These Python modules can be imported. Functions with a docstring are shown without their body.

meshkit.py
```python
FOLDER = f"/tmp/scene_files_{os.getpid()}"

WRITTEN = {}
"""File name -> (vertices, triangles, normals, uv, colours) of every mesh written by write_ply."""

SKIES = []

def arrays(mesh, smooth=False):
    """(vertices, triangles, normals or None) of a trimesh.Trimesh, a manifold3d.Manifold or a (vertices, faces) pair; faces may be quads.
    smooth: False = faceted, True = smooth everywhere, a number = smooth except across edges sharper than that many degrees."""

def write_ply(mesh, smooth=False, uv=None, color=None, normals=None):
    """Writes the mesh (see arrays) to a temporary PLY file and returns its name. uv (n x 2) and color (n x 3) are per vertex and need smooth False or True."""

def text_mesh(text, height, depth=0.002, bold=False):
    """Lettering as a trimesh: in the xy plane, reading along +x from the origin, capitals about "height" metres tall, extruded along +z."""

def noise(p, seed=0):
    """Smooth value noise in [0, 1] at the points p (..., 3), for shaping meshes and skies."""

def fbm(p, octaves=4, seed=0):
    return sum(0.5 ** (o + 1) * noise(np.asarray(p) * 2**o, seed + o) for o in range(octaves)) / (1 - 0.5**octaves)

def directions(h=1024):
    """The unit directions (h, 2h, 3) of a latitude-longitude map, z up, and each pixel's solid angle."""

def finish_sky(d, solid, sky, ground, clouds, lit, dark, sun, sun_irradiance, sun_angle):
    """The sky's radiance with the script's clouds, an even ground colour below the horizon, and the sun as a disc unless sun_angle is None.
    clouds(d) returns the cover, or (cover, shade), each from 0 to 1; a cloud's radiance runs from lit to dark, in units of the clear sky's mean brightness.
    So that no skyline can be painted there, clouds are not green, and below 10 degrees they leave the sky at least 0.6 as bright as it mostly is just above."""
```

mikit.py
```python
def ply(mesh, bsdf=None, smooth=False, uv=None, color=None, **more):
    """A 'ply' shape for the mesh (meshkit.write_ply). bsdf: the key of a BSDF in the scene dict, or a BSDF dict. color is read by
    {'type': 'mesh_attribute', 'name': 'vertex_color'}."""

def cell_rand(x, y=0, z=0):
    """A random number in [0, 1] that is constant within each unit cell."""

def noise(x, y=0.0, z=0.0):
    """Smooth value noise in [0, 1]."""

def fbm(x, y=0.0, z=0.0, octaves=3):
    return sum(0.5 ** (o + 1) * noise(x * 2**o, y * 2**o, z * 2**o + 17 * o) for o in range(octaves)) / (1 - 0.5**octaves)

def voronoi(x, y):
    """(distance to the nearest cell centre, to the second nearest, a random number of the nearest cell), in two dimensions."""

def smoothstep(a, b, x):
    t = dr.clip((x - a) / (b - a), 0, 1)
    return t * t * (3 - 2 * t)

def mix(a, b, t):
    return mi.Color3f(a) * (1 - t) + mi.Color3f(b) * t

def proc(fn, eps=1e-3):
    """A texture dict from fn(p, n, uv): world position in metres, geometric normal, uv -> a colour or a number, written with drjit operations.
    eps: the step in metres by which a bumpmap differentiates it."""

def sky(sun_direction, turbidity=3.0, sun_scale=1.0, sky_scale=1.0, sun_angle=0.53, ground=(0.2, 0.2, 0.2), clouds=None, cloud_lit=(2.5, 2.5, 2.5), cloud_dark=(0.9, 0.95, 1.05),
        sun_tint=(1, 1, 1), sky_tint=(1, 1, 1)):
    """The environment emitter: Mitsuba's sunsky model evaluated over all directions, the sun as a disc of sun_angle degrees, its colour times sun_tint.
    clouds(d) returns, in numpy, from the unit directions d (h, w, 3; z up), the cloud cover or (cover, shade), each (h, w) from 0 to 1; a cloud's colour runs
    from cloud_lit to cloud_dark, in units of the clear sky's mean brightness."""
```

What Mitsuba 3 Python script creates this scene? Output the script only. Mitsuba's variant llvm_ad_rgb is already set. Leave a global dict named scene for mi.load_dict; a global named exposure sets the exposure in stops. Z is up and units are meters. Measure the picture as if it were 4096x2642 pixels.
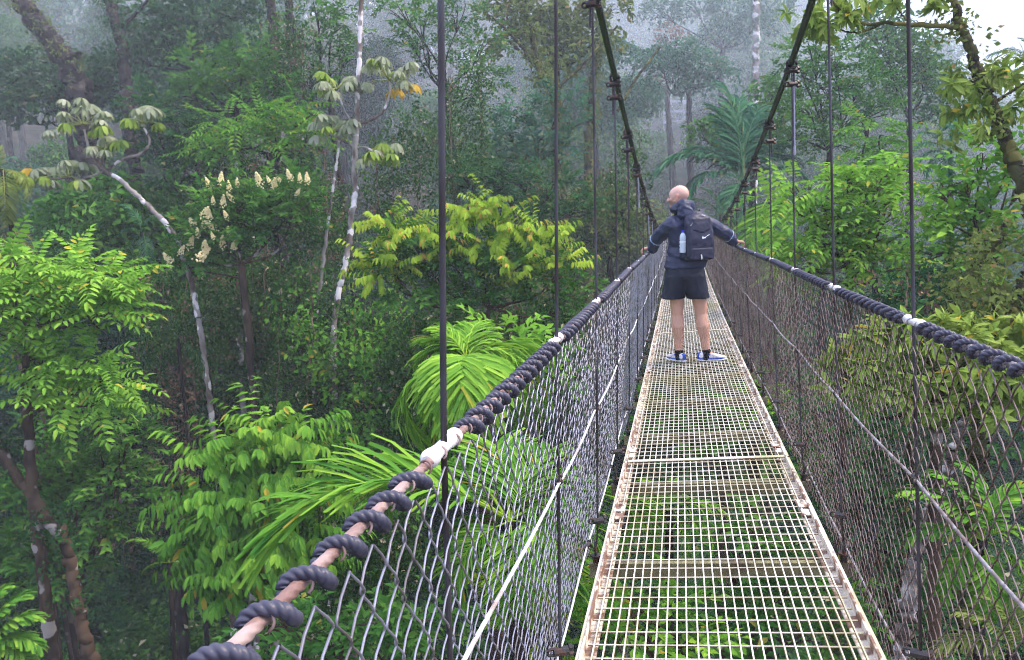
import math, random
import numpy as np, trimesh, manifold3d as m3
import mitsuba as mi, drjit as dr
import mikit, meshkit

# ------------------------------------------------------------------ camera, sky, haze, exposure
T = mi.ScalarTransform4f
scene, labels = {}, {}
W_PX, H_PX, F_PX = 4096.0, 2642.0, 3500.0
YAW, PITCH, ROLL = 0.1946, 0.1374, -0.0524
_cy, _sy = math.cos(YAW), math.sin(YAW)
FWD = np.array([-_sy * math.cos(PITCH), _cy * math.cos(PITCH), -math.sin(PITCH)])
_r0 = np.array([_cy, _sy, 0.0]); _u0 = np.cross(_r0, FWD)
RIGHT = _r0 * math.cos(ROLL) + _u0 * math.sin(ROLL)
UP = -_r0 * math.sin(ROLL) + _u0 * math.cos(ROLL)
exposure = 3.75
# mist: clear air in the valley, thickening up the slopes into cloud
HAZE_C, HAZE_S = np.array([0.0, 60.0, -15.0]), np.array([150.0, 170.0, 45.0])
_n = (64, 72, 40)
_ax = [HAZE_C[i] + HAZE_S[i] * np.linspace(-1, 1, _n[i]) for i in range(3)]
_z, _y, _x = np.meshgrid(_ax[2], _ax[1], _ax[0], indexing='ij')


def _ss(a, b, v):
    t = np.clip((v - a) / (b - a), 0, 1)
    return t * t * (3 - 2 * t)


_r = np.hypot(_x, _y)
_d = 0.0021 + 0.0085 * _ss(16, 62, _r + 0.9 * _z) * _ss(-16, 8, _z) + 0.002 * _ss(60, 130, _r)
_d = _d * (0.75 + 0.5 * meshkit.fbm(np.stack([_x * 0.05, _y * 0.05, _z * 0.09], -1), 3))
scene['haze_air'] = {'type': 'heterogeneous', 'albedo': {'type': 'rgb', 'value': [0.84, 0.91, 0.985]},
                     'sigma_t': {'type': 'gridvolume', 'grid': mi.VolumeGrid(_d[..., None].astype(np.float32)), 'filter_type': 'trilinear',
                                 'to_world': T().translate((HAZE_C - HAZE_S).tolist()).scale((2 * HAZE_S).tolist())}}
scene['camera'] = {'type': 'perspective', 'fov': 2 * math.degrees(math.atan(W_PX / 2 / F_PX)), 'fov_axis': 'x',
                   'near_clip': 0.05, 'far_clip': 2000.0,
                   'medium': {'type': 'ref', 'id': 'haze_air'},
                   'to_world': T().look_at(origin=[0, 0, 0], target=FWD.tolist(), up=UP.tolist())}
scene['sky'] = mikit.sky([0.55, 0.12, 0.83], turbidity=4, sun_scale=0.30, sky_scale=0.9, sun_angle=28,
                         clouds=lambda d: 1.0, cloud_lit=(1.20, 1.34, 1.95), cloud_dark=(1.0, 1.1, 1.3))
scene['haze'] = {'type': 'cube', 'to_world': T().translate(HAZE_C.tolist()).scale(HAZE_S.tolist()),
                 'bsdf': {'type': 'null'}, 'interior': {'type': 'ref', 'id': 'haze_air'}}
labels['haze'] = {'kind': 'stuff', 'label': 'pale bluish mist filling the valley and veiling the far forest', 'category': 'mist'}


# ------------------------------------------------------------------ helpers
def at(qx, qy, depth):
    """The world point seen at pixel (qx, qy) of the photograph at 2388 pixels width, DEPTH metres away along the view axis."""
    x, y = qx * W_PX / 2388.0, qy * W_PX / 2388.0
    return (FWD + RIGHT * (x - 2048) / F_PX - UP * (y - 1321) / F_PX) * depth


counts = {}


def key_of(base):
    if base not in counts:
        counts[base] = 0
        return base
    counts[base] += 1
    return f'{base}_{counts[base]:03d}'


def put(base, mesh, bsdf, smooth=False, label=None, category=None, group=None, kind=None, **more):
    k = key_of(base)
    scene[k] = mikit.ply(mesh, bsdf, smooth=smooth, **more)
    tag(k, label, category, group, kind)
    return k


def put_shape(base, shape, to_world=None, label=None, category=None, group=None, kind=None):
    k = key_of(base)
    scene[k] = dict(shape) if to_world is None else {**shape, 'to_world': to_world}
    tag(k, label, category, group, kind)
    return k


def tag(k, label=None, category=None, group=None, kind=None):
    d = {n: v for n, v in (('label', label), ('category', category), ('group', group), ('kind', kind)) if v}
    if d:
        labels[k] = d


def nrm(v):
    v = np.asarray(v, float)
    return v / np.maximum(np.linalg.norm(v, axis=-1, keepdims=True), 1e-12)


def tubes(pts, r, sides=6, caps=True, lobes=0, lobe_depth=0.0, twist=0.0, ref=(0.37, 0.21, 0.91)):
    """Polylines pts (W, P, 3) as tubes, radius r (scalar or broadcastable to (W, P)); lobes > 0 twists a lobed section (wire rope)."""
    pts = np.asarray(pts, float)
    if pts.ndim == 2:
        pts = pts[None]
    w, p, _ = pts.shape
    t = nrm(np.gradient(pts, axis=1))
    a = nrm(np.cross(t, np.broadcast_to(np.asarray(ref, float), t.shape)))
    b = np.cross(t, a)
    ang = np.arange(sides) * 2 * np.pi / sides
    rr = np.broadcast_to(np.asarray(r, float), (w, p))[:, :, None] * np.ones(sides)
    if lobes:
        s = np.concatenate([np.zeros((w, 1)), np.cumsum(np.linalg.norm(np.diff(pts, axis=1), axis=2), axis=1)], 1)
        rr = rr * (1 - lobe_depth + lobe_depth * np.abs(np.cos(lobes / 2 * (ang[None, None] - twist * s[:, :, None]))) ** 0.6)
    v = pts[:, :, None] + rr[..., None] * (np.cos(ang)[:, None] * a[:, :, None] + np.sin(ang)[:, None] * b[:, :, None])
    base = (np.arange(w) * p * sides)[:, None, None]
    i, j = np.meshgrid(np.arange(p - 1), np.arange(sides), indexing='ij')
    i, j = i[None], j[None]
    q = np.stack([base + i * sides + j, base + i * sides + (j + 1) % sides, base + (i + 1) * sides + (j + 1) % sides, base + (i + 1) * sides + j], -1).reshape(-1, 4)
    f = [q[:, [0, 1, 2]], q[:, [0, 2, 3]]]
    if caps:
        k = np.arange(1, sides - 1)
        fan = np.stack([0 * k, k + 1, k], -1)
        st = (np.arange(w) * p * sides)[:, None, None]
        f += [(st + fan[None]).reshape(-1, 3), (st + (p - 1) * sides + fan[None, :, ::-1]).reshape(-1, 3)]
    return v.reshape(-1, 3), np.vstack(f)


def box(x0, x1, y0, y1, z0, z1):
    v = np.array([[x, y, z] for x in (x0, x1) for y in (y0, y1) for z in (z0, z1)], float)
    f = np.array([[0, 1, 3], [0, 3, 2], [4, 6, 7], [4, 7, 5], [0, 4, 5], [0, 5, 1], [2, 3, 7], [2, 7, 6], [0, 2, 6], [0, 6, 4], [1, 5, 7], [1, 7, 3]])
    return v, f


def join(*ms):
    ms = [m for m in ms if m is not None and len(m[0])]
    n = np.cumsum([0] + [len(m[0]) for m in ms])
    return np.vstack([m[0] for m in ms]), np.vstack([np.asarray(m[1]) + k for m, k in zip(ms, n)])


def moved(m, off):
    return m[0] + np.asarray(off, float), m[1]


def spline(pts, n):
    """Catmull-Rom through pts, n points."""
    p = np.asarray(pts, float)
    p = np.vstack([2 * p[:1] - p[1:2], p, 2 * p[-1:] - p[-2:-1]])
    s = np.linspace(0, len(p) - 3 - 1e-6, n)
    i = s.astype(int); u = (s - i)[:, None]
    a, b, c, d = p[i], p[i + 1], p[i + 2], p[i + 3]
    return 0.5 * (2 * b + (c - a) * u + (2 * a - 5 * b + 4 * c - d) * u ** 2 + (3 * b - a - 3 * c + d) * u ** 3)


def rgb(c):
    return {'type': 'rgb', 'value': [float(x) for x in c]}


def material(name, color, rough=0.5, metal=0.0, spec=0.5, bump=None, bump_scale=1.0, **more):
    b = {'type': 'principled', 'base_color': color if isinstance(color, dict) else rgb(color), 'roughness': rough, 'metallic': metal, 'specular': spec, **more}
    if bump is not None:
        b = {'type': 'bumpmap', 'texture': bump, 'scale': bump_scale, 'bsdf': b}
    scene[name] = {'type': 'twosided', 'bsdf': b}
    return name


NOISE, FBM, SS, MIX = mikit.noise, mikit.fbm, mikit.smoothstep, mikit.mix

# ------------------------------------------------------------------ the suspension bridge
material('galvanised_wire', mikit.proc(lambda p, n, uv: MIX((0.33, 0.33, 0.39), (0.17, 0.15, 0.145), SS(0.45, 0.75, FBM(p.x * 9, p.y * 9, p.z * 9)))), 0.38, 0.55)
material('rusty_wire', mikit.proc(lambda p, n, uv: MIX((0.21, 0.16, 0.15), (0.09, 0.055, 0.045), SS(0.35, 0.7, FBM(p.x * 11, p.y * 11, p.z * 11)))), 0.5, 0.35)
material('dark_wire_rope', mikit.proc(lambda p, n, uv: MIX((0.085, 0.083, 0.095), (0.04, 0.032, 0.03), SS(0.3, 0.7, FBM(p.x * 14, p.y * 14, p.z * 5)))), 0.42, 0.45)
material('painted_cable', mikit.proc(lambda p, n, uv: MIX((0.018, 0.035, 0.036), (0.03, 0.03, 0.025), FBM(p.x * 20, p.y * 20, p.z * 20))), 0.35, 0.0)
material('rusty_rail_rope', mikit.proc(lambda p, n, uv: MIX((0.42, 0.31, 0.28), (0.22, 0.13, 0.11), SS(0.35, 0.7, FBM(p.x * 25, p.y * 25, p.z * 25)))), 0.55, 0.15)
material('grey_rail_rope', mikit.proc(lambda p, n, uv: MIX((0.33, 0.31, 0.33), (0.19, 0.14, 0.13), SS(0.35, 0.7, FBM(p.x * 25, p.y * 25, p.z * 25)))), 0.45, 0.3)
material('black_braid', mikit.proc(lambda p, n, uv: MIX((0.035, 0.036, 0.058), (0.065, 0.064, 0.095), NOISE(p.x * 90, p.y * 90, p.z * 90))), 0.45, 0.0)
material('white_sleeve', mikit.proc(lambda p, n, uv: MIX((0.72, 0.70, 0.70), (0.38, 0.32, 0.26), SS(0.5, 0.75, FBM(p.x * 30, p.y * 30, p.z * 30)))), 0.4, 0.0)
material('rusty_clip', mikit.proc(lambda p, n, uv: MIX((0.055, 0.05, 0.05), (0.12, 0.06, 0.04), SS(0.5, 0.75, FBM(p.x * 40, p.y * 40, p.z * 40)))), 0.42, 0.5)
material('white_rope', mikit.proc(lambda p, n, uv: MIX((0.62, 0.62, 0.65), (0.35, 0.28, 0.25), SS(0.52, 0.75, FBM(p.x * 12, p.y * 12, p.z * 12)))), 0.5, 0.1)


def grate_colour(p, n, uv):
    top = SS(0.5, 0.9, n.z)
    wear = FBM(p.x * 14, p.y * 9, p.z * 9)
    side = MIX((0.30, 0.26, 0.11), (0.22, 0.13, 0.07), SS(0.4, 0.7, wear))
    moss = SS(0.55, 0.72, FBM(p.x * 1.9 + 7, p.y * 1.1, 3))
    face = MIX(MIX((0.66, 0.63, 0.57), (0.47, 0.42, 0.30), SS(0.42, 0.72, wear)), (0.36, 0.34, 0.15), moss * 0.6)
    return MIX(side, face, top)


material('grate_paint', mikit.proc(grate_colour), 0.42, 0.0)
material('deck_frame_paint', mikit.proc(lambda p, n, uv: MIX((0.62, 0.57, 0.47), (0.20, 0.11, 0.07), SS(0.42, 0.62, FBM(p.x * 26, p.y * 20, p.z * 20)))), 0.5, 0.0)
material('beam_paint', mikit.proc(lambda p, n, uv: MIX((0.27, 0.25, 0.12), (0.13, 0.10, 0.06), SS(0.4, 0.7, FBM(p.x * 9, p.y * 9, p.z * 9)))), 0.55, 0.0)

BAY, Y_END = 1.22, 71.98
XL, XR, DL, DR = -0.349, 0.593, -0.362, 0.584


def z_deck(x, y):
    x, y = np.asarray(x, float), np.asarray(y, float)
    return -1.376 + 0.038 * (x - 0.11) - 0.0414 * y + 0.00098 * y * y


def z_rail(side, y):
    y = np.asarray(y, float)
    return z_deck(XL if side < 0 else XR, y) + (1.082 if side < 0 else 1.073) + 0.012 * np.minimum(y, 6.0)


def x_cable(side, y):
    if side < 0:
        return np.interp(y, [0, 1.22, 2.44, 3.66, 6.1, 9.76, 60, 72], [-0.21, -0.25, -0.285, -0.317, -0.328, -0.344, -0.34, -0.42])
    return np.interp(y, [0, 2.44, 3.66, 4.88, 9.8, 60, 72], [0.52, 0.555, 0.57, 0.584, 0.596, 0.59, 0.60])


_cab = np.polyfit([4.88, 6.1, 7.32, 8.54, 9.76, 10.98, 12.2, 13.42, 24.4, 71.98], [0.66, 0.475, 0.31, 0.14, -0.01, -0.14, -0.255, -0.36, -0.62, 7.2], 3)


def z_cable(y):
    return np.polyval(_cab, y)


B = 'suspension_bridge'
tag(B, 'long narrow hanging footbridge with steel grating deck, wire netting sides and suspension cables', 'suspension bridge')
rng = np.random.default_rng(11)

# walkway: grating panels of long bars and cross rods, framed by angle bars
PANEL, SEAM0 = 6.365, -1.105
N_BARS, ROD = 26, 0.0995


def bar_mesh(x, y0, y1, w=0.0052, h=0.011, n=9):
    ys = np.linspace(y0, y1, n)
    zt = z_deck(x, ys)
    v = np.stack([np.stack([np.full(n, x + s * w / 2), ys, zt + dz], 1) for s, dz in ((-1, 0), (1, 0), (1, -h), (-1, -h))], 1).reshape(-1, 3)
    f = []
    for i in range(n - 1):
        for j in range(4):
            a, b = i * 4 + j, i * 4 + (j + 1) % 4
            f += [[a, b, b + 4], [a, b + 4, a + 4]]
    f += [[0, 2, 1], [0, 3, 2], [4 * n - 4, 4 * n - 3, 4 * n - 2], [4 * n - 4, 4 * n - 2, 4 * n - 1]]
    return v, np.array(f)


def angle_mesh(xa, xb, y0, y1, lift, h, n=13):
    ys = np.linspace(y0, y1, n)
    v = np.stack([np.stack([np.full(n, x), ys, z_deck(x, ys) + dz], 1) for x, dz in ((xa, lift), (xb, lift), (xb, lift - h), (xa, lift - h))], 1).reshape(-1, 3)
    f = []
    for i in range(n - 1):
        for j in range(4):
            a, b = i * 4 + j, i * 4 + (j + 1) % 4
            f += [[a, b, b + 4], [a, b + 4, a + 4]]
    f += [[0, 2, 1], [0, 3, 2], [4 * n - 4, 4 * n - 3, 4 * n - 2], [4 * n - 4, 4 * n - 2, 4 * n - 1]]
    return v, np.array(f)


for k in range(12):
    y0, y1 = SEAM0 + k * PANEL + 0.012, SEAM0 + (k + 1) * PANEL - 0.012
    if y1 > Y_END:
        break
    pk = key_of(f'{B}__grating_panel')
    near = k < 2
    parts = []
    xs = np.linspace(DL + 0.035, DR - 0.035, N_BARS)
    for x in xs:
        parts.append((bar_mesh(x + rng.normal(0, 0.0007), y0, y1, n=9), 'bar'))
    for y in np.arange(y0 + 0.05, y1, ROD):
        a = np.array([[DL + 0.012, y, z_deck(DL, y) - 0.004], [DR - 0.012, y + rng.normal(0, 0.0015), z_deck(DR, y) - 0.005]])
        parts.append((tubes(a[None], 0.0040, 5), 'cross_rod'))
    if near:
        for m, nm in parts:
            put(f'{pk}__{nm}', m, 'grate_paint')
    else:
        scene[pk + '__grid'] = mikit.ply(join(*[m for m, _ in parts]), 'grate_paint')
        labels[pk + '__grid'] = {'kind': 'stuff'}
    put(f'{pk}__edge_angle', join(angle_mesh(DL - 0.004, DL + 0.004, y0, y1, 0.012, 0.05), angle_mesh(DL + 0.004, DL + 0.045, y0, y1, -0.024, 0.006)), 'deck_frame_paint')
    put(f'{pk}__edge_angle', join(angle_mesh(DR - 0.004, DR + 0.004, y0, y1, 0.012, 0.05), angle_mesh(DR - 0.045, DR - 0.004, y0, y1, -0.024, 0.006)), 'deck_frame_paint')
    e = angle_mesh(DL - 0.018, DL - 0.006, y0, y1, 0.004, 0.012)
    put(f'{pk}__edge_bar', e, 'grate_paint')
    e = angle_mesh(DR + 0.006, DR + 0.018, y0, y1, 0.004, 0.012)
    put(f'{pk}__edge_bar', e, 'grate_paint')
    # flat seam bar on the far end of the panel, and clips along both edges
    ys = SEAM0 + (k + 1) * PANEL
    zz = [float(z_deck(x, ys)) for x in (DL, DR)]
    v, f = box(DL + 0.01, DR - 0.01, ys - 0.019, ys + 0.019, 0, 0.006)
    v[:, 2] += np.where(v[:, 0] < 0, zz[0], zz[1]) + 0.003
    put(f'{pk}__seam_bar', (v, f), 'grate_paint')
    for x in (DL + 0.026, DR - 0.026):
        for yy in (y0 + 0.28, 0.5 * (y0 + y1) + 0.4, y1 - 0.9):
            z = float(z_deck(x, yy))
            put(f'{pk}__clip', join(box(x - 0.022, x + 0.022, yy - 0.05, yy + 0.05, z + 0.001, z + 0.006), box(x - 0.018, x + 0.018, yy - 0.16, yy - 0.08, z + 0.001, z + 0.006),
                                    moved(tubes(np.array([[[0, 0, 0], [0, 0, 0.016]]]), 0.009, 6), (x, yy + 0.02, z + 0.004))), 'deck_frame_paint')

# cross beams under the deck at every suspender pair, with the end brackets that the suspenders hook into
n_bays = int(Y_END / BAY)
for k in range(0, n_bays + 1):
    y = k * BAY + 0.03
    za, zb = float(z_deck(DL, y)) - 0.026, float(z_deck(DR, y)) - 0.026
    def beam(x0, x1, ya, yb, d0, d1):
        v, f = box(x0, x1, ya, yb, -d1, -d0)
        v[:, 2] += np.interp(v[:, 0], [DL, DR], [za, zb])
        return v, f
    bk = put(f'{B}__cross_beam', join(beam(DL - 0.07, DR + 0.09, y - 0.016, y + 0.016, 0.012, 0.019), beam(DL - 0.07, DR + 0.09, y - 0.016, y - 0.009, 0.019, 0.075)), 'beam_paint')
    if k < 12:
        for x in (DL - 0.04, DR + 0.055):
            z = float(np.interp(x, [DL, DR], [za, zb]))
            bolt = join(moved(tubes(np.array([[[0, 0, -0.03], [0, 0, 0.02]]]), 0.016, 8), (x, y, z)), moved(tubes(np.array([[[0, 0, 0], [0, 0, 0.075]]]), 0.007, 8), (x, y, z)),
                        moved(tubes(np.array([[[0, 0, 0], [0, 0, 0.006]]]), 0.024, 10), (x, y, z + 0.02)))
            put(f'{bk}__end_bolt', bolt, 'rusty_clip', smooth=40)

# main cables
for side in (-1, 1):
    ys = np.concatenate([np.linspace(-2, 2.6, 12), np.arange(2.62, 11, 0.008), np.arange(11, Y_END + 0.01, 0.25)])
    pts = np.stack([x_cable(side, ys), ys, z_cable(ys)], 1)
    put(f'{B}__main_cable', tubes(pts, 0.0165, 14, lobes=7, lobe_depth=0.22, twist=95.0), 'painted_cable', smooth=True)


# suspender cables with wire clips, loop over the main cable and a short tail
def clip_mesh(c, across, s=1.0):
    """Wire rope clip: saddle, two U-bolt legs and nuts, lying across a vertical rope at c."""
    a = nrm(np.asarray(across, float)); z = np.array([0, 0, 1.0]); b = np.cross(z, a)
    c = np.asarray(c, float)
    sad = tubes(np.array([[c - a * 0.021 * s, c + a * 0.021 * s]]), 0.0115 * s, 8)
    legs, nuts = [], []
    for sg in (-1, 1):
        q = c + b * 0 + z * 0.009 * s * sg
        legs.append(tubes(np.array([[q - a * 0.03 * s, q + a * 0.036 * s]]), 0.0042 * s, 6))
        nuts.append(tubes(np.array([[q + a * 0.022 * s, q + a * 0.031 * s]]), 0.0085 * s, 6))
    th = np.linspace(-np.pi / 2, np.pi / 2, 7)
    u = c - a * 0.03 * s - a[None] * (np.cos(th) * 0.009 * s)[:, None] + z[None] * (np.sin(th) * 0.009 * s)[:, None]
    return join(sad, *legs, *nuts, tubes(u, 0.0042 * s, 6))


for side, xr_, xd in ((-1, XL - 0.004, DL - 0.04), (1, XR + 0.004, DR + 0.055)):
    for k in range(0, n_bays + 1):
        y = k * BAY
        xc = float(x_cable(side, y)) + 0.004 * side
        zc, zr, zd = float(z_cable(y)), float(z_rail(side, y)), float(z_deck(xd, y))
        near = (side < 0 and k in (1, 2)) or (side > 0 and k in (2, 3))
        if zc - zr < 0.12:
            zc_top = zr + 0.03
        else:
            zc_top = zc
        path = np.array([[xc, y, zc_top], [xr_, y, zr], [xr_ + (xd - xr_) * 0.7, y, zd + 0.12], [xd, y + 0.03, zd + 0.02]])
        s = np.concatenate([[0], np.cumsum(np.linalg.norm(np.diff(path, axis=0), axis=1))])
        step = 0.005 if near else (0.012 if k < 8 else 0.3)
        u = np.arange(0, s[-1], step)
        pts = np.stack([np.interp(u, s, path[:, i]) for i in range(3)], 1)
        if near:
            m = tubes(pts, 0.0051, 18, lobes=6, lobe_depth=0.24, twist=75.0)
        elif k < 8:
            m = tubes(pts, 0.005, 12, lobes=4, lobe_depth=0.22, twist=75.0)
        else:
            m = tubes(pts, 0.005, 5)
        sk = put(f'{B}__suspender_cable', m, 'dark_wire_rope', smooth=True)
        if zc - zr > 0.25:
            # eye round the main cable
            th = np.linspace(-0.5 * np.pi, 1.5 * np.pi, 13)
            loop = np.stack([xc + np.cos(th) * 0.024, np.full(13, y) + np.linspace(-0.008, 0.008, 13), zc + np.sin(th) * 0.024], 1)
            d1, d2 = 0.032, 0.032 + 0.05 + 0.02 * (k % 3)
            tail = np.array([[xc + 0.011 * side, y, zc - 0.02], [xc + 0.012 * side, y, zc - d2], [xc + 0.016 * side, y + 0.004, zc - d2 - 0.09]])
            put(f'{sk}__eye', join(tubes(loop, 0.0075, 7), tubes(tail, 0.0046, 6)), 'rusty_clip', smooth=40)
            for d in (d1, d2):
                put(f'{sk}__wire_clip', clip_mesh((xc + 0.004 * side, y, zc - d), (1, 0.35 * side, 0), 1.12), 'rusty_clip', smooth=40)
            if side > 0 and k in (2, 4) or side < 0 and k in (6, 8, 9):
                zz = zc - (0.42 if k == 4 else 0.3)
                tail = np.array([[xc + 0.011, y, zc - d2], [xc + 0.011, y, zz]])
                put(f'{sk}__rope_tail', join(tubes(tail, 0.0045, 6), tubes(np.array([[xc + 0.011, y, zz], [xc + 0.011, y, zz - 0.045]]), 0.0075, 8)), 'galvanised_wire', smooth=40)
        if k < 10:
            # the lower clip and shackle where the rope meets the cross beam
            put(f'{sk}__wire_clip', clip_mesh((xr_ + (xd - xr_) * 0.6, y, zd + 0.17), (1, -0.4 * side, 0), 1.1), 'rusty_clip', smooth=40)
            th = np.linspace(0, 2 * np.pi, 13)
            sh = np.stack([np.full(13, xd), y + 0.03 + np.cos(th) * 0.013, zd + 0.03 + np.sin(th) * 0.035], 1)
            put(f'{sk}__shackle', tubes(sh, 0.006, 6), 'rusty_clip', smooth=40)

# hand rails: a wire rope, sleeves at the suspenders, black braided rope wound once per mesh of the netting
PITCH_N, ROW_N = BAY / 15.5, 0.078
for side, xr_ in ((-1, XL), (1, XR)):
    rk = key_of(f'{B}__hand_rail')
    bsd = 'rusty_rail_rope' if side < 0 else 'grey_rail_rope'
    ys = np.concatenate([np.arange(-0.6, 3, 0.004), np.arange(3, 6, 0.012), np.arange(6, Y_END, 0.2)])
    pts = np.stack([np.full(len(ys), xr_ + 0.003 * side), ys, z_rail(side, ys)], 1)
    scene[rk] = mikit.ply(tubes(pts, 0.0068, 14, lobes=5, lobe_depth=0.28, twist=75.0), bsd, smooth=True)
    far_coils = []
    n = int((60 + 0.6) / PITCH_N)
    for i in range(n):
        y = -0.55 + i * PITCH_N
        ph = (y / BAY) % 1.0
        if 0.06 > ph or ph > 0.895:
            continue
        rx, rz = 0.0178 + rng.normal(0, 0.0009), 0.0112 + rng.normal(0, 0.0008)
        lo = y < 5.0
        m_ = (84 if y < 2.6 else 40) if lo else (14 if y < 12 else 9)
        th = np.linspace(-0.06 * np.pi, (1.9 + rng.normal(0, 0.03)) * np.pi, m_)
        adv = np.where(th < np.pi, 0.22 * th / np.pi, 0.22 + 0.78 * (th - np.pi) / np.pi) * PITCH_N
        yy = y + adv + rng.normal(0, 0.003)
        c = np.stack([xr_ + np.cos(th) * rx * side - 0.002 * side, yy, z_rail(side, yy) - 0.001 + np.sin(th) * rz], 1)
        rad = np.full(m_, 0.0074); rad[[0, -1]] *= 0.6
        if lo:
            put(f'{rk}__rope_coil', tubes(c, rad, 14, lobes=3, lobe_depth=0.30, twist=235.0 if y < 2.6 else 0.0, ref=(0, 1, 0.02)), 'black_braid', smooth=True)
        else:
            far_coils.append(tubes(c, rad, 6, ref=(0, 1, 0.02)))
    scene[f'{rk}__rope_winding'] = mikit.ply(join(*far_coils), 'black_braid', smooth=True)
    labels[f'{rk}__rope_winding'] = {'kind': 'stuff'}
    hooks = []
    for i in range(int(9 / PITCH_N)):
        y = -0.55 + (i + 0.12) * PITCH_N
        th = np.linspace(-2.6, 2.6, 11) + np.pi / 2
        c = np.stack([xr_ + np.cos(th) * 0.0092, y + np.linspace(-0.006, 0.006, 11), z_rail(side, y) + np.sin(th) * 0.0092], 1)
        hooks.append(tubes(c, 0.0017, 5, ref=(0, 1, 0.02)))
    scene[f'{rk}__wire_hooks'] = mikit.ply(join(*hooks), bsd, smooth=True)
    labels[f'{rk}__wire_hooks'] = {'kind': 'stuff'}
    for k in range(0, 16):
        y = k * BAY
        s_ = np.linspace(-1, 1, 15)
        c = np.stack([np.full(15, xr_ + 0.006 * side), y + 0.082 * s_, z_rail(side, y + 0.082 * s_) + 0.001], 1)
        rad = 0.0118 + 0.0022 * (np.abs(s_) > 0.7) - 0.0012 * (np.abs(s_) < 0.3) - 0.006 * (np.abs(s_) > 0.97)
        put(f'{rk}__sleeve', tubes(c, rad, 14), 'white_sleeve', smooth=45)

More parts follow.
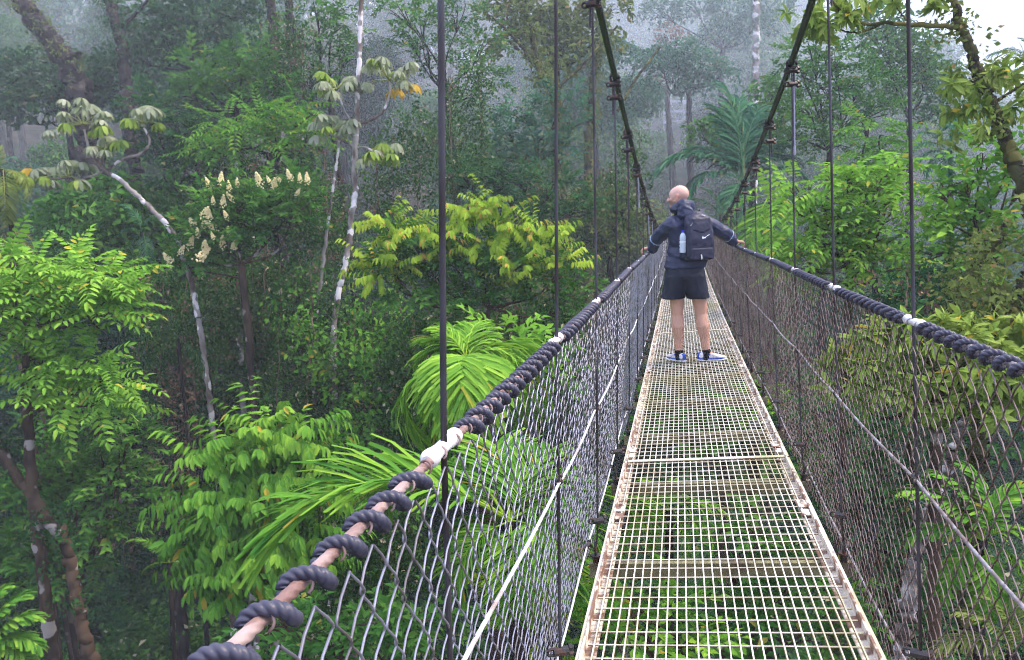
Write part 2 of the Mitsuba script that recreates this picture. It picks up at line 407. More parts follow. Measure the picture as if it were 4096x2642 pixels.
# netting: chain-link wires, the mid rope and the foot rope threaded through it
for side, x_top, x_bot, bsd in ((-1, XL + 0.008, -0.445, 'galvanised_wire'), (1, XR - 0.008, 0.655, 'rusty_wire')):
    nk = key_of(f'{B}__netting')
    half = PITCH_N / 2
    def wires(y_from, y_to, per, sides, r, step=1):
        ks = np.arange(int(round(y_from / half)), int(round(y_to / half)), step)
        rows = 30
        if per == 1:
            tt = np.arange(rows + 1, dtype=float)
        else:
            tt = np.unique(np.concatenate([np.arange(rows + 1), np.arange(rows) + 0.13, np.arange(rows) + 0.5, np.arange(rows) + 0.87]))
        tri = np.abs(((tt + 1) % 2) - 1)                     # 0..1 zigzag
        soft = 0.5 - 0.5 * np.cos(np.pi * tri)
        zig = 0.72 * tri + 0.28 * soft
        K = ks[:, None] * np.ones_like(tt)[None]
        par = (ks % 2)[:, None]
        z01 = np.where(par == 0, zig[None], 1 - zig[None])
        y = (K + z01 * step * 1.04 - 0.02) * half
        jig = 0.004 * np.sin(ks * 1.7)[:, None] + 0.003 * np.sin(tt * 0.9 + 0.3)[None] * np.sin(ks * 0.41)[:, None]
        drop = tt[None] * ROW_N / 2 * (1.0 + 0.012 * np.sin(ks * 0.13))[:, None] + 0.018
        f01 = np.clip(drop / 1.16, 0, 1.1)
        sag = 0.006 * np.sin(y * 2.3 + drop * 4) + 0.01 * np.sin(y * 0.9 + 1.3) * f01
        frac = tt % 1.0
        front = np.where(((np.floor(tt)[None] + par) % 2) == 0, 1.0, -1.0) * np.sin(np.pi * frac)[None] * 0.0026
        x = x_top + (x_bot - x_top) * f01 ** 1.15 - side * (front) + sag + jig * 0.4
        z = z_rail(side, y) - drop
        return tubes(np.stack([x, y + jig * 0.5, z], -1), r, sides, caps=False, ref=(1, 0.05, 0.02)), len(ks), len(tt), sides
    (v, f), nw, npts, sd = wires(0.12, 2.6, 3, 6, 0.00165)
    nv, nf = npts * sd, len(f) // nw
    half_f = nf // 2
    for i in range(nw):
        vv = v[i * nv:(i + 1) * nv]
        fa = f[:len(f) // 2].reshape(nw, half_f, 3)[i]; fb = f[len(f) // 2:].reshape(nw, half_f, 3)[i]
        put(f'{nk}__wire', (vv, np.vstack([fa, fb]) - i * nv), bsd, smooth=True)
    far = [wires(-0.3, 0.12, 3, 5, 0.0017)[0], wires(2.6, 6, 3, 4, 0.0017)[0], wires(6, 18, 1, 3, 0.0019)[0], wires(18, 70, 1, 3, 0.003, step=4)[0]]
    m = join(*far)
    scene[nk + '__mesh'] = mikit.ply(m, bsd, smooth=True)
    labels[nk + '__mesh'] = {'kind': 'stuff'}
    ys = np.concatenate([np.arange(-0.3, 7, 0.02), np.arange(7, 60, 0.5)])
    for f01, r, mm, dz in (((0.33 + 0.03 * np.clip(ys - 1.3, 0, 2.6)) if side < 0 else 0.37 + 0 * ys, 0.0047, 'white_rope' if side < 0 else 'grey_rail_rope', 0.0), (0.93 + 0 * ys, 0.0042, 'white_rope' if side < 0 else 'grey_rail_rope', 0.0)):
        x = x_top + (x_bot - x_top) * f01 ** 1.15 - 0.004 * side
        zz = z_rail(side, ys) - 1.16 * f01 - 0.012 * np.abs(np.sin(np.pi * ys / BAY)) + dz
        pts = np.stack([x + 0.004 * np.sin(ys * 3), ys, zz], 1)
        put(f'{nk}__side_rope', tubes(pts, r, 10, lobes=3, lobe_depth=0.2, twist=160.0), mm, smooth=True)
    th = np.linspace(0, 2 * np.pi, 9)
    for k in range(1, 10):
        for f01 in (0.33 if side < 0 else 0.37, 0.93):
            y = k * BAY
            f01 = f01 + (0.03 * min(max(y - 1.3, 0), 2.6) if f01 == 0.33 else 0)
            x = x_top + (x_bot - x_top) * f01 ** 1.15
            put(f'{nk}__tie_clip', clip_mesh((x, y + 0.01, float(z_rail(side, y)) - 1.16 * f01), (0.3, 1, 0.1), 0.95), 'rusty_clip', smooth=40)

# ------------------------------------------------------------------ the valley: ground and forest
leaf_bsdf = {'type': 'principledthin', 'base_color': {'type': 'mesh_attribute', 'name': 'vertex_color'}, 'roughness': 0.38, 'diff_trans': 0.55, 'eta': 1.4}
scene['leaf'] = leaf_bsdf


def bark(name, a, b, c, pale=0.62, freq=6.0):
    def fn(p, n, uv):
        g = FBM(p.x * freq, p.y * freq, p.z * freq * 0.35)
        s = SS(pale, pale + 0.05, FBM(p.x * 4.5 + 3, p.y * 4.5, p.z * 3.5))
        return MIX(MIX(a, b, SS(0.35, 0.7, g)), c, s)
    return material(name, mikit.proc(fn), 0.8, 0.0, 0.25)


bark('bark_brown', (0.085, 0.055, 0.035), (0.035, 0.024, 0.018), (0.30, 0.27, 0.24), 0.66)
bark('bark_pale', (0.30, 0.27, 0.24), (0.10, 0.075, 0.06), (0.66, 0.62, 0.60), 0.56)
bark('bark_mossy', (0.065, 0.07, 0.018), (0.03, 0.024, 0.014), (0.14, 0.13, 0.03), 0.55, 9.0)
bark('bark_dark', (0.040, 0.028, 0.024), (0.016, 0.012, 0.012), (0.07, 0.06, 0.05), 0.66)
material('stem_brown', (0.10, 0.07, 0.04), 0.8)
material('stem_green', (0.22, 0.26, 0.07), 0.6)
material('palm_stem', mikit.proc(lambda p, n, uv: MIX((0.26, 0.22, 0.05), (0.12, 0.12, 0.05), FBM(p.x * 5, p.y * 5, p.z * 9))), 0.7)
material('soil', mikit.proc(lambda p, n, uv: MIX(MIX((0.030, 0.022, 0.014), (0.055, 0.036, 0.022), FBM(p.x * 1.3, p.y * 1.3, p.z * 1.3)), (0.018, 0.030, 0.012), SS(0.45, 0.65, FBM(p.x * 0.35, p.y * 0.35, 2)))), 0.95, spec=0.1)

PAL = {
    'lime': ((0.085, 0.23, 0.035), (0.20, 0.42, 0.05), (0.36, 0.58, 0.08), (0.46, 0.46, 0.06), 0.03),
    'bright': ((0.05, 0.17, 0.03), (0.13, 0.32, 0.04), (0.29, 0.49, 0.06), (0.42, 0.34, 0.05), 0.015),
    'mid': ((0.032, 0.105, 0.028), (0.070, 0.20, 0.036), (0.17, 0.34, 0.055), (0.30, 0.28, 0.06), 0.012),
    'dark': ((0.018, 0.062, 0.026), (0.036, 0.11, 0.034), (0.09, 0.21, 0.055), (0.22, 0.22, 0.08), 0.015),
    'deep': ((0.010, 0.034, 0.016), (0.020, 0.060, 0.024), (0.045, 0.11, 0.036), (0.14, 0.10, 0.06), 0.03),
    'vine': ((0.018, 0.052, 0.016), (0.045, 0.120, 0.026), (0.15, 0.29, 0.055), (0.46, 0.42, 0.26), 0.03),
    'olive': ((0.075, 0.115, 0.03), (0.15, 0.20, 0.05), (0.26, 0.31, 0.09), (0.30, 0.22, 0.08), 0.03),
    'yellowgreen': ((0.11, 0.20, 0.035), (0.24, 0.35, 0.06), (0.40, 0.50, 0.12), (0.55, 0.42, 0.05), 0.03),
    'flush': ((0.13, 0.27, 0.03), (0.31, 0.47, 0.045), (0.52, 0.60, 0.07), (0.55, 0.36, 0.08), 0.06),
    'blue': ((0.025, 0.090, 0.05), (0.055, 0.165, 0.08), (0.12, 0.28, 0.13), (0.20, 0.24, 0.09), 0.02),
    'cecropia': ((0.14, 0.18, 0.09), (0.25, 0.30, 0.16), (0.46, 0.48, 0.36), (0.5, 0.36, 0.06), 0.03),
    'dry': ((0.10, 0.060, 0.040), (0.19, 0.115, 0.075), (0.33, 0.22, 0.15), (0.4, 0.28, 0.16), 0.1),
}


def shade(pal, t, r):
    """Colour per leaf: t in 0..1 runs dark, mid, light; r is a second random number, the odd leaves."""
    d, m, l, o, p = PAL[pal]
    d, m, l, o = (np.array(x) for x in (d, m, l, o))
    t = np.clip(t, 0, 1)[:, None]
    c = np.where(t < 0.5, d + (m - d) * t * 2, m + (l - m) * (t * 2 - 1))
    return np.where((r < p)[:, None], o, c)


def leaf_shape(hexa=False, width=0.42, fold=0.10, droop=0.12):
    if hexa:
        v = np.array([[0, 0, 0], [0.30, width / 2, fold], [0.72, width * 0.40, fold * 0.6 - droop * 0.5], [1, 0, -droop], [0.72, -width * 0.40, fold * 0.6 - droop * 0.5], [0.30, -width / 2, fold], [0.5, 0, 0]])
        f = np.array([[0, 6, 1], [6, 2, 1], [6, 3, 2], [0, 5, 6], [6, 5, 4], [6, 4, 3]])
    else:
        v = np.array([[0, 0, 0], [0.42, width / 2, fold], [1, 0, -droop], [0.42, -width / 2, fold]])
        f = np.array([[0, 2, 1], [0, 3, 2]])
    return v, f


def frames(x, up):
    """Rotation matrices (k, 3, 3) with columns x, y, z: x along, z near up."""
    x = nrm(x); y = nrm(np.cross(up, x)); z = np.cross(x, y)
    return np.stack([x, y, z], -1)


def make_twig(rng, style, hexa=False):
    """Leaves of one twig that grows along +x from the origin: (vertices, faces, one random number per vertex)."""
    P, X, N, L, w = [], [], [], [], 0.42
    droop = 0.12
    if style == 'pinnate':
        n, ln, w = 7, 0.135, 0.40
        for i in range(n):
            s = (i + 0.6) / n
            for sg in (-1, 1):
                P.append([0.55 * s, 0, -0.16 * s * s]); X.append([0.42, sg, -0.18 - 0.25 * s + rng.normal(0, 0.1)]); N.append([rng.normal(0, 0.15), -0.2 * sg, 1]); L.append(ln * (0.75 + 0.35 * math.sin(math.pi * (0.2 + 0.7 * s))))
        P.append([0.55, 0, -0.16]); X.append([1, 0, -0.6]); N.append([0.4, 0, 1]); L.append(ln)
    elif style == 'broad':
        for i in range(10):
            s = (i + 0.5) / 10; a = i * 2.4 + rng.normal(0, 0.4)
            P.append([0.42 * s, 0, 0.03 * math.sin(3 * s)]); X.append([0.6 + 0.5 * s, math.cos(a), 0.45 * math.sin(a) + 0.05]); N.append(rng.normal(0, 0.3, 3) + [0, 0, 1]); L.append(0.145 * rng.uniform(0.7, 1.15))
        w = 0.50
    elif style == 'droop':
        for i in range(6):
            s = (i + 0.7) / 6
            for sg in (-1, 1):
                P.append([0.5 * s, 0, -0.10 * s]); X.append([0.35 + rng.normal(0, 0.12), 0.5 * sg, -0.95]); N.append([0.9, 0.2 * sg, 0.45]); L.append(0.165 * rng.uniform(0.75, 1.15))
        P.append([0.5, 0, -0.1]); X.append([0.4, 0, -1]); N.append([1, 0, 0.3]); L.append(0.17)
        w = 0.36
    elif style == 'whorl':
        for i in range(9):
            a = i * 2 * math.pi / 9 + rng.normal(0, 0.15)
            P.append([0.12, 0, 0]); X.append([0.5 * rng.uniform(0.5, 1.4), math.cos(a), math.sin(a) * 0.9 - 0.35]); N.append([0.7, 0, 0.9]); L.append(0.24 * rng.uniform(0.75, 1.1))
        w = 0.32; droop = 0.3
    elif style == 'small':
        for i in range(13):
            s = (i + 0.5) / 13; a = rng.uniform(0, 6.28)
            P.append([0.38 * s, rng.normal(0, 0.05), rng.normal(0, 0.05)]); X.append([0.3, math.cos(a), math.sin(a) - 0.3]); N.append(rng.normal(0, 0.45, 3) + [0.3, 0, 0.8]); L.append(0.085 * rng.uniform(0.7, 1.3))
        w = 0.62
    elif style == 'far':
        for i in range(9):
            a = rng.uniform(0, 6.28)
            P.append(rng.normal(0, 0.17, 3) + [0.2, 0, 0]); X.append([0.5, math.cos(a), math.sin(a) * 0.5 - 0.3]); N.append(rng.normal(0, 0.4, 3) + [0.1, 0, 1]); L.append(0.24 * rng.uniform(0.7, 1.3))
        w = 0.5
    v, f = leaf_shape(hexa, w, 0.09, droop)
    R = frames(np.array(X), np.array(N)); L = np.array(L)
    k = len(L)
    V = np.einsum('kij,nj->kni', R * L[:, None, None], v) + np.array(P)[:, None]
    F = f[None] + (np.arange(k) * len(v))[:, None, None]
    return V.reshape(-1, 3), F.reshape(-1, 3), np.repeat(rng.uniform(size=k), len(v)), np.repeat(rng.uniform(size=k), len(v))


_tw = {}


def twigs_of(style, hexa):
    if (style, hexa) not in _tw:
        r = np.random.default_rng(len(_tw) + 77)
        _tw[style, hexa] = [make_twig(r, style, hexa) for _ in range(6)]
    return _tw[style, hexa]


def scatter_twigs(rng, pos, axis, up, size, style, pal, tone, hexa=False):
    """Twigs at pos (n,3) along axis with upper side up; tone (n,) is 0..1 per twig. Returns (v, f, colours)."""
    n = len(pos)
    which = rng.integers(0, 6, n)
    R = frames(axis, up) * np.broadcast_to(size, n)[:, None, None]
    vs, fs, cs, at_ = [], [], [], 0
    for k, (tv, tf, tr, tq) in enumerate(twigs_of(style, hexa)):
        i = np.nonzero(which == k)[0]
        if not len(i):
            continue
        v = np.einsum('kij,nj->kni', R[i], tv) + pos[i][:, None]
        sh = rng.uniform(size=(len(i), 1))
        rr = (tr[None] + sh) % 1.0
        qq = (tq[None] + sh * 7.3) % 1.0
        t = 0.62 * np.broadcast_to(tone[i][:, None], rr.shape) + 0.38 * rr
        vs.append(v.reshape(-1, 3)); cs.append(shade(pal, t.ravel(), qq.ravel()))
        fs.append((tf[None] + (np.arange(len(i)) * len(tv))[:, None, None]).reshape(-1, 3) + at_)
        at_ += len(i) * len(tv)
    return np.vstack(vs), np.vstack(fs), np.vstack(cs)


def lobe_twigs(rng, c, r, density, low=-0.45):
    """Twig seats on the upper and outer shell of an ellipsoid lobe: positions, outward directions."""
    r = np.asarray(r, float)
    area = 4 * math.pi * (((r[0] * r[1]) ** 1.6 + (r[0] * r[2]) ** 1.6 + (r[1] * r[2]) ** 1.6) / 3) ** (1 / 1.6)
    n = max(6, int(area * density))
    d = nrm(rng.normal(size=(n * 2, 3)))
    d = d[d[:, 2] > low + rng.normal(0, 0.15, len(d))][:n]
    rad = 0.55 + 0.45 * rng.uniform(size=len(d)) ** 0.55
    bump = 0.78 + 0.45 * meshkit.noise(d * 2.3 + np.asarray(c) * 1.7)
    return np.asarray(c) + d * r * (rad * bump)[:, None], nrm(d / r), rad


def crown_mesh(rng, lobes, style, pal, density, size=1.0, hexa=False, tone_bias=0.0, low=-0.45):
    out = []
    for c, r in lobes:
        p, d, rad = lobe_twigs(rng, c, r, density / size ** 2, low)
        hz = d * [1, 1, 0.25] + rng.normal(0, 0.35, d.shape)
        if style in ('small', 'far'):
            hz = d + rng.normal(0, 0.5, d.shape)
        up = d * 0.4 + [0, 0, 1] + rng.normal(0, 0.2, d.shape)
        lobe_tone = rng.normal(0, 0.13)
        tone = 0.5 + lobe_tone + tone_bias + rng.normal(0, 0.16, len(p))
        out.append(scatter_twigs(rng, p, hz, up, size * rng.uniform(0.8, 1.2, len(p)), style, pal, tone, hexa))
    n = np.cumsum([0] + [len(o[0]) for o in out])
    return np.vstack([o[0] for o in out]), np.vstack([o[1] + k for o, k in zip(out, n)]), np.vstack([o[2] for o in out])


def leaf_ply(m):
    return mikit.ply((m[0], m[1]), 'leaf', color=m[2])


def px(depth):
    """Metres of one pixel of the 2388 wide photograph at a depth."""
    return depth * W_PX / 2388.0 / F_PX


def limb(points, radii, n=None, sides=8, wob=0.0, rng=None):
    n = n or max(8, 5 * len(points))
    c = spline(points, n)
    r = np.interp(np.linspace(0, 1, n), np.linspace(0, 1, len(radii)), radii)
    if rng is not None:
        r = r * (1 + rng.normal(0, 0.07, n)); c = c + rng.normal(0, 1, c.shape) * (r * wob)[:, None]
    return tubes(c, r, sides)


def q_lobes(depth, qlobes):
    s = px(depth); out = []
    for l in qlobes:
        qx, qy, rx, ry = l[:4]
        dd = l[4] if len(l) > 4 else 0.0
        out.append((at(qx, qy, depth + dd), np.array([rx * s, (0.55 * rx + 0.35 * ry) * s, ry * s])))
    return out


def tree(name, label, category, depth, qlobes, style, pal, density, trunk=None, bark_='bark_brown', limbs=True, size=1.0, hexa=False, seed=1, group=None, tone=0.0, low=-0.45, ground=None):
    """A broadleaf tree or shrub: trunk (a list of (qx, qy, width_q[, extra depth])), limbs to each lobe, a crown of leafy twigs."""
    rng = np.random.default_rng(seed)
    k = key_of(name)
    tag(k, label, category, group)
    lobes = q_lobes(depth, qlobes)
    if trunk is None:
        cx = np.mean([l[0] for l in lobes], 0); lowz = min(l[0][2] - l[1][2] for l in lobes)
        base = np.array([cx[0] + rng.normal(0, 0.3), cx[1] + rng.normal(0, 0.3), ground if ground is not None else terrain(cx[0], cx[1])])
        pts = [base, base * [0.5, 0.5, 0] + cx * [0.5, 0.5, 0] + [rng.normal(0, .15), rng.normal(0, .15), (base[2] + lowz) / 2], cx * [1, 1, 0] + [0, 0, max(lowz + 0.3, base[2] + 0.4)]]
        rad = [0.05 + 0.0045 * depth, 0.045 + 0.003 * depth, 0.035 + 0.002 * depth]
    else:
        s = px(depth)
        pts = [at(t[0], t[1], depth + (t[3] if len(t) > 3 else 0)) for t in trunk]
        rad = [t[2] * s / 2 for t in trunk]
        if ground is not False and pts[-1][2] > terrain(*pts[-1][:2]) + 0.2 and trunk[-1][1] > trunk[0][1]:
            pts, rad = rooted(pts, rad)
    scene[f'{k}__trunk'] = mikit.ply(limb(pts, rad, max(30, 5 * len(pts)), 10, 0.12, rng), bark_, smooth=True)
    top = np.array(pts[0] if trunk is not None else pts[-1])
    line = spline(pts, 40)
    if limbs:
        for c, r in lobes:
            j = np.argmin(np.linalg.norm(line - (c - [0, 0, r[2] * 0.8]), axis=1))
            a = line[j]; e = c + [0, 0, r[2] * 0.1]
            mid = (a + e) / 2 + rng.normal(0, 0.1, 3) * np.linalg.norm(e - a) - [0, 0, 0.1 * np.linalg.norm(e - a)]
            r0 = max(0.3 * np.mean(rad), 0.012)
            bm = [limb([a, mid, e], [r0, r0 * 0.7, r0 * 0.3], 9, 6)]
            for _ in range(5):
                e2 = c + nrm(rng.normal(size=3) + [0, 0, 0.4]) * r * 0.8
                bm.append(limb([mid * 0.4 + e * 0.6, (e + e2) / 2 + rng.normal(0, 0.05, 3), e2], [r0 * 0.5, r0 * 0.35, r0 * 0.15], 6, 4))
            put(f'{k}__branch', join(*bm), bark_, smooth=True)
    scene[f'{k}__crown'] = leaf_ply(crown_mesh(rng, lobes, style, pal, density, size, hexa, tone, low))
    return k


def rooted(pts, rad):
    """Carries a trunk's line on from its last point down into the ground."""
    pts, rad = list(pts), list(rad)
    d = nrm(pts[-1] - pts[-2]); step = max(np.linalg.norm(pts[-1] - pts[-2]), 0.5)
    h = np.array([d[0], d[1]]) * 0.6; r = rad[-1]
    for _ in range(60):
        if pts[-1][2] < float(terrain(pts[-1][0], pts[-1][1])) - 0.2:
            break
        e = nrm(np.array([h[0], h[1], -1.0])); h = h * 0.6
        pts.append(pts[-1] + e * step); rad.append(r); r *= 1.01
    return pts, rad


# ---- terrain: a forested valley that rises to the left, ahead and (less) to the right
def terrain(x, y):
    x, y = np.asarray(x, float), np.asarray(y, float)
    r = np.hypot(x, y)
    azd = np.degrees(np.arctan2(x, y))
    slope = 0.30 - 0.20 * np.clip((azd - 11) / 9, 0, 1)
    slope = np.where(azd < -8, slope + 0.10 * np.clip((-azd - 8) / 20, 0, 1), slope)
    z = -12.5 + slope * np.maximum(r - 24, 0) - 0.0009 * np.maximum(r - 60, 0) ** 2 * 0.5
    z = z + 3.5 * np.clip((x - 3) / 12, 0, 1) * np.clip(1 - r / 60, 0, 1)
    z = np.minimum(z, 26)
    nz = meshkit.fbm(np.stack([x * 0.08, y * 0.08, 0 * x], -1), 3) - 0.5
    return z + nz * 2.6


g = np.linspace(-1, 1, 221)
gx, gy = np.meshgrid(140 * np.sign(g) * np.abs(g) ** 1.35, 50 + 150 * np.sign(g) * np.abs(g) ** 1.2, indexing='ij')
gz = terrain(gx, gy) + 0.35 * (meshkit.fbm(np.stack([gx * 0.9, gy * 0.9, 0 * gx], -1), 3) - 0.5)
i, j = np.meshgrid(np.arange(220), np.arange(220), indexing='ij')
q = np.stack([i * 221 + j, (i + 1) * 221 + j, (i + 1) * 221 + j + 1, i * 221 + j + 1], -1).reshape(-1, 4)
scene['hillside'] = mikit.ply((np.stack([gx, gy, gz], -1).reshape(-1, 3), q), 'soil', smooth=True)
labels['hillside'] = {'kind': 'structure', 'label': 'dark leaf littered slopes of the jungle valley', 'category': 'hillside'}

# ---- generic canopy and undergrowth (masses): a few prototypes, instanced
rng = np.random.default_rng(5)
PROTO = []
for v_, (pal, style, hexa) in enumerate([('dark', 'far', False), ('mid', 'far', False), ('mid', 'broad', False), ('deep', 'far', False), ('blue', 'far', False), ('olive', 'far', False)]):
    r_ = np.random.default_rng(40 + v_)
    lobes = []
    for k in range(16):
        a = r_.uniform(0, 6.28); rr = 2.3 * math.sqrt(r_.uniform()); hh = r_.uniform(-2.6, 1.6) * (1 - 0.12 * rr)
        s = r_.uniform(0.65, 1.2)
        lobes.append((np.array([rr * math.cos(a), rr * math.sin(a), hh]), np.array([s * 1.15, s * 1.15, s * 0.8])))
    m = crown_mesh(r_, lobes, style, pal, 6.5 if style == 'far' else 14, 1.0 if style == 'far' else 1.25)
    tr = limb([(0, 0, -18), (0.2, 0.1, -9), (0, 0, 0.5)], [0.26, 0.2, 0.1], 16, 7, 0.1, r_)
    scene[f'canopy_kind_{v_}'] = {'type': 'shapegroup', 'crown': leaf_ply(m), 'trunk': mikit.ply(tr, 'bark_dark', smooth=True)}
    PROTO.append(len(m[1]))
SHRUB = []
for v_, (pal, style) in enumerate([('deep', 'broad'), ('dark', 'broad'), ('vine', 'small'), ('mid', 'pinnate')]):
    r_ = np.random.default_rng(60 + v_)
    lobes = [(np.array([r_.normal(0, 0.7), r_.normal(0, 0.7), r_.uniform(-0.3, 0.9)]), r_.uniform(0.5, 0.9, 3) * [1, 1, 0.8]) for _ in range(6)]
    m = crown_mesh(r_, lobes, style, pal, 12 if style != 'small' else 20, 1.15)
    scene[f'shrub_kind_{v_}'] = {'type': 'shapegroup', 'leaves': leaf_ply(m)}

tag('forest_canopy', 'misty mass of tall jungle trees covering the far valley slopes', 'forest', kind='stuff')
tag('forest_undergrowth', 'dark tangled shrubs and leaves covering the valley floor', 'undergrowth', kind='stuff')
taken = []
nc = 0
for tries in range(9000):
    a = math.radians(rng.uniform(-58, 38)); deg = math.degrees(a)
    r = (24 if deg < -6 else 34) + 120 * rng.uniform() ** 1.15
    x, y = r * math.sin(a), r * math.cos(a)
    if y < 76 and abs(x) < 3.6:
        continue
    space = 3.4 + 0.036 * r
    if any((x - u) ** 2 + (y - w) ** 2 < space ** 2 for u, w in taken):
        continue
    taken.append((x, y))
    s = rng.uniform(0.85, 1.25) * (1 + max(r - 45, 0) / 110)
    h = rng.uniform(2, 12) + (2 if r > 35 else 0)
    if deg > -4:
        h = rng.uniform(0, 6) if r < 60 else rng.uniform(2, 10)
    z = float(terrain(x, y)) + h * (1 + max(r - 60, 0) / 200)
    if deg > 10:
        z = min(z, r * math.tan(math.radians(8.5 - 0.75 * (deg - 10))))
    kind = int(rng.choice([0, 1, 2, 3, 4, 5], p=[.26, .25, .12, .12, .17, .08]))
    nc += 1
    scene[f'forest_canopy__{nc:03d}'] = {'type': 'instance', 'to_world': T().translate([x, y, z]).rotate([0, 0, 1], float(rng.uniform(0, 360))).scale([s, s, s * float(rng.uniform(0.9, 1.3))]),
                                         'group': {'type': 'ref', 'id': f'canopy_kind_{kind}'}}
ns = 0
for tries in range(900):
    r = 5 + 50 * rng.uniform() ** 0.8
    a = math.radians(rng.uniform(-60, 38))
    x, y = r * math.sin(a), r * math.cos(a)
    s = rng.uniform(0.8, 1.7)
    z = float(terrain(x, y)) + rng.uniform(0.0, 1.4)
    ns += 1
    kind = int(rng.choice([0, 1, 2, 3], p=[.4, .3, .2, .1]))
    scene[f'forest_undergrowth__{ns:03d}'] = {'type': 'instance', 'to_world': T().translate([x, y, z]).rotate([0, 0, 1], float(rng.uniform(0, 360))).scale([s, s, s]),
                                              'group': {'type': 'ref', 'id': f'shrub_kind_{kind}'}}
print('canopy', nc, PROTO, 'undergrowth', ns)

# ------------------------------------------------------------------ palms, cecropias, lianas
_fr = {}


def frond_ply(arch, leaflet, pal, droop, seed, n=38, blunt=True, width=0.024):
    """A pinnate palm frond whose rachis runs from the origin to (1, 0, 0) with an arch above the chord."""
    key = (arch, leaflet, pal, droop, seed, n, width)
    if key in _fr:
        return _fr[key]
    r = np.random.default_rng(seed)
    s = np.linspace(0, 1, 15)
    def rach(u):
        u = np.asarray(u, float)
        return np.stack([u, 0.02 * np.sin(3 * u + seed), arch * 4 * u * (1 - u) ** 0.8 * 0.9], -1)
    rv, rf = tubes(rach(s), np.linspace(0.011, 0.003, 15), 6)
    V, F, C = [rv], [rf], [np.tile(shade(pal, np.array([0.95]), np.array([0.99])), (len(rv), 1)) * [1.1, 1.0, 0.9]]
    at_ = len(rv)
    for i in range(n):
        u = 0.14 + 0.86 * (i + 0.5) / n
        c = rach(u + r.normal(0, 0.004)); t = nrm(rach(min(u + 0.02, 1)) - rach(u - 0.02))
        for sg in (-1, 1):
            L = leaflet * (math.sin(math.pi * (0.14 + 0.74 * u)) ** 0.7) * r.uniform(0.85, 1.1)
            ang = math.radians(62 - 34 * u + r.normal(0, 5))
            side = np.array([0, sg, 0.0])
            d0 = nrm(t * math.cos(ang) + side * math.sin(ang) + [0, 0, 0.25 + r.normal(0, 0.12)])
            wn = nrm(np.cross(d0, [0.15, 0, 1.0]) + r.normal(0, 0.12, 3))
            w = width * leaflet / 0.32 * r.uniform(0.8, 1.2)
            cc, ww = [], []
            p = c.copy(); d = d0.copy()
            for k, (st, wk) in enumerate(((0, 0.35), (0.34, 0.95), (0.36, 1.0), (0.30, 0.75 if blunt else 0.15))):
                p = p + d * L * st
                d = nrm(d + [0, 0, -droop * (0.5 + 0.5 * k) * r.uniform(0.7, 1.3)])
                cc.append(p.copy()); ww.append(w * wk)
            cc = np.array(cc); ww = np.array(ww)[:, None]
            fold = np.array([0, 0, 1.0]) * 0.25
            v = np.stack([cc + wn * ww / 2 + fold * ww / 2, cc, cc - wn * ww / 2 + fold * ww / 2], 1).reshape(-1, 3)
            f = []
            for k in range(3):
                a = k * 3
                f += [[a, a + 3, a + 1], [a + 1, a + 3, a + 4], [a + 1, a + 4, a + 2], [a + 2, a + 4, a + 5]]
            V.append(v); F.append(np.array(f) + at_); at_ += len(v)
            col = shade(pal, np.array([np.clip(0.5 + r.normal(0, 0.22), 0, 1)]), r.uniform(size=1))
            C.append(np.tile(col, (len(v), 1)))
    _fr[key] = mikit.ply((np.vstack(V), np.vstack(F)), 'leaf', color=np.vstack(C))
    return _fr[key]


def frame_tf(base, tip, upish=(0, 0, 1), width=1.0):
    x = np.asarray(tip, float) - base; L = np.linalg.norm(x)
    R = frames(x[None], np.asarray(upish, float)[None])[0] * [L, L * width, L]
    M = np.eye(4); M[:3, :3] = R; M[:3, 3] = base
    return T(M.tolist())


def palm(name, label, depth, crown_q, tips, pal='bright', leaflet=0.32, trunk_w=None, category='palm', trunk_m='bark_dark', group=None, droop=0.35, arch=0.16, seed=1, n=38, stem=None, width=0.024, extra=0):
    """A palm: trunk from the ground to the crown, one part per frond; tips are (qx, qy[, extra depth[, arch]])."""
    r = np.random.default_rng(seed)
    k = key_of(name); tag(k, label, category, group)
    base = at(crown_q[0], crown_q[1], depth)
    g0 = float(terrain(base[0], base[1]))
    tw = (trunk_w if trunk_w else 0.09) / 2
    foot = np.array([base[0] + r.normal(0, 0.25), base[1] + r.normal(0, 0.25), g0 - 0.3])
    scene[f'{k}__trunk'] = mikit.ply(limb([foot, foot * 0.4 + base * 0.6 + [0.05, 0, 0], base], [tw * 1.2, tw, tw * 0.8], 24, 9), trunk_m, smooth=True)
    if stem is not None:
        scene[f'{k}__spear'] = mikit.ply(limb([base, at(stem[0], stem[1], depth)], [0.05, 0.02], 8, 7), 'stem_green', smooth=True)
    ts = [at(t[0], t[1], depth + (t[2] if len(t) > 2 else 0)) for t in tips]
    ar = [t[3] if len(t) > 3 else arch for t in tips]
    L0 = np.mean([np.linalg.norm(t - base) for t in ts])
    for i in range(extra):
        a = r.uniform(0, 6.28); e = r.uniform(-0.5, 0.9)
        ts.append(base + L0 * r.uniform(0.75, 1.0) * np.array([math.cos(a) * math.cos(e), math.sin(a) * math.cos(e), math.sin(e)])); ar.append(arch)
    for i, t in enumerate(ts):
        put_shape(f'{k}__frond', frond_ply(round(ar[i], 2), leaflet, pal, droop, int(i % 4), n, True, width), frame_tf(base, t))
    return k


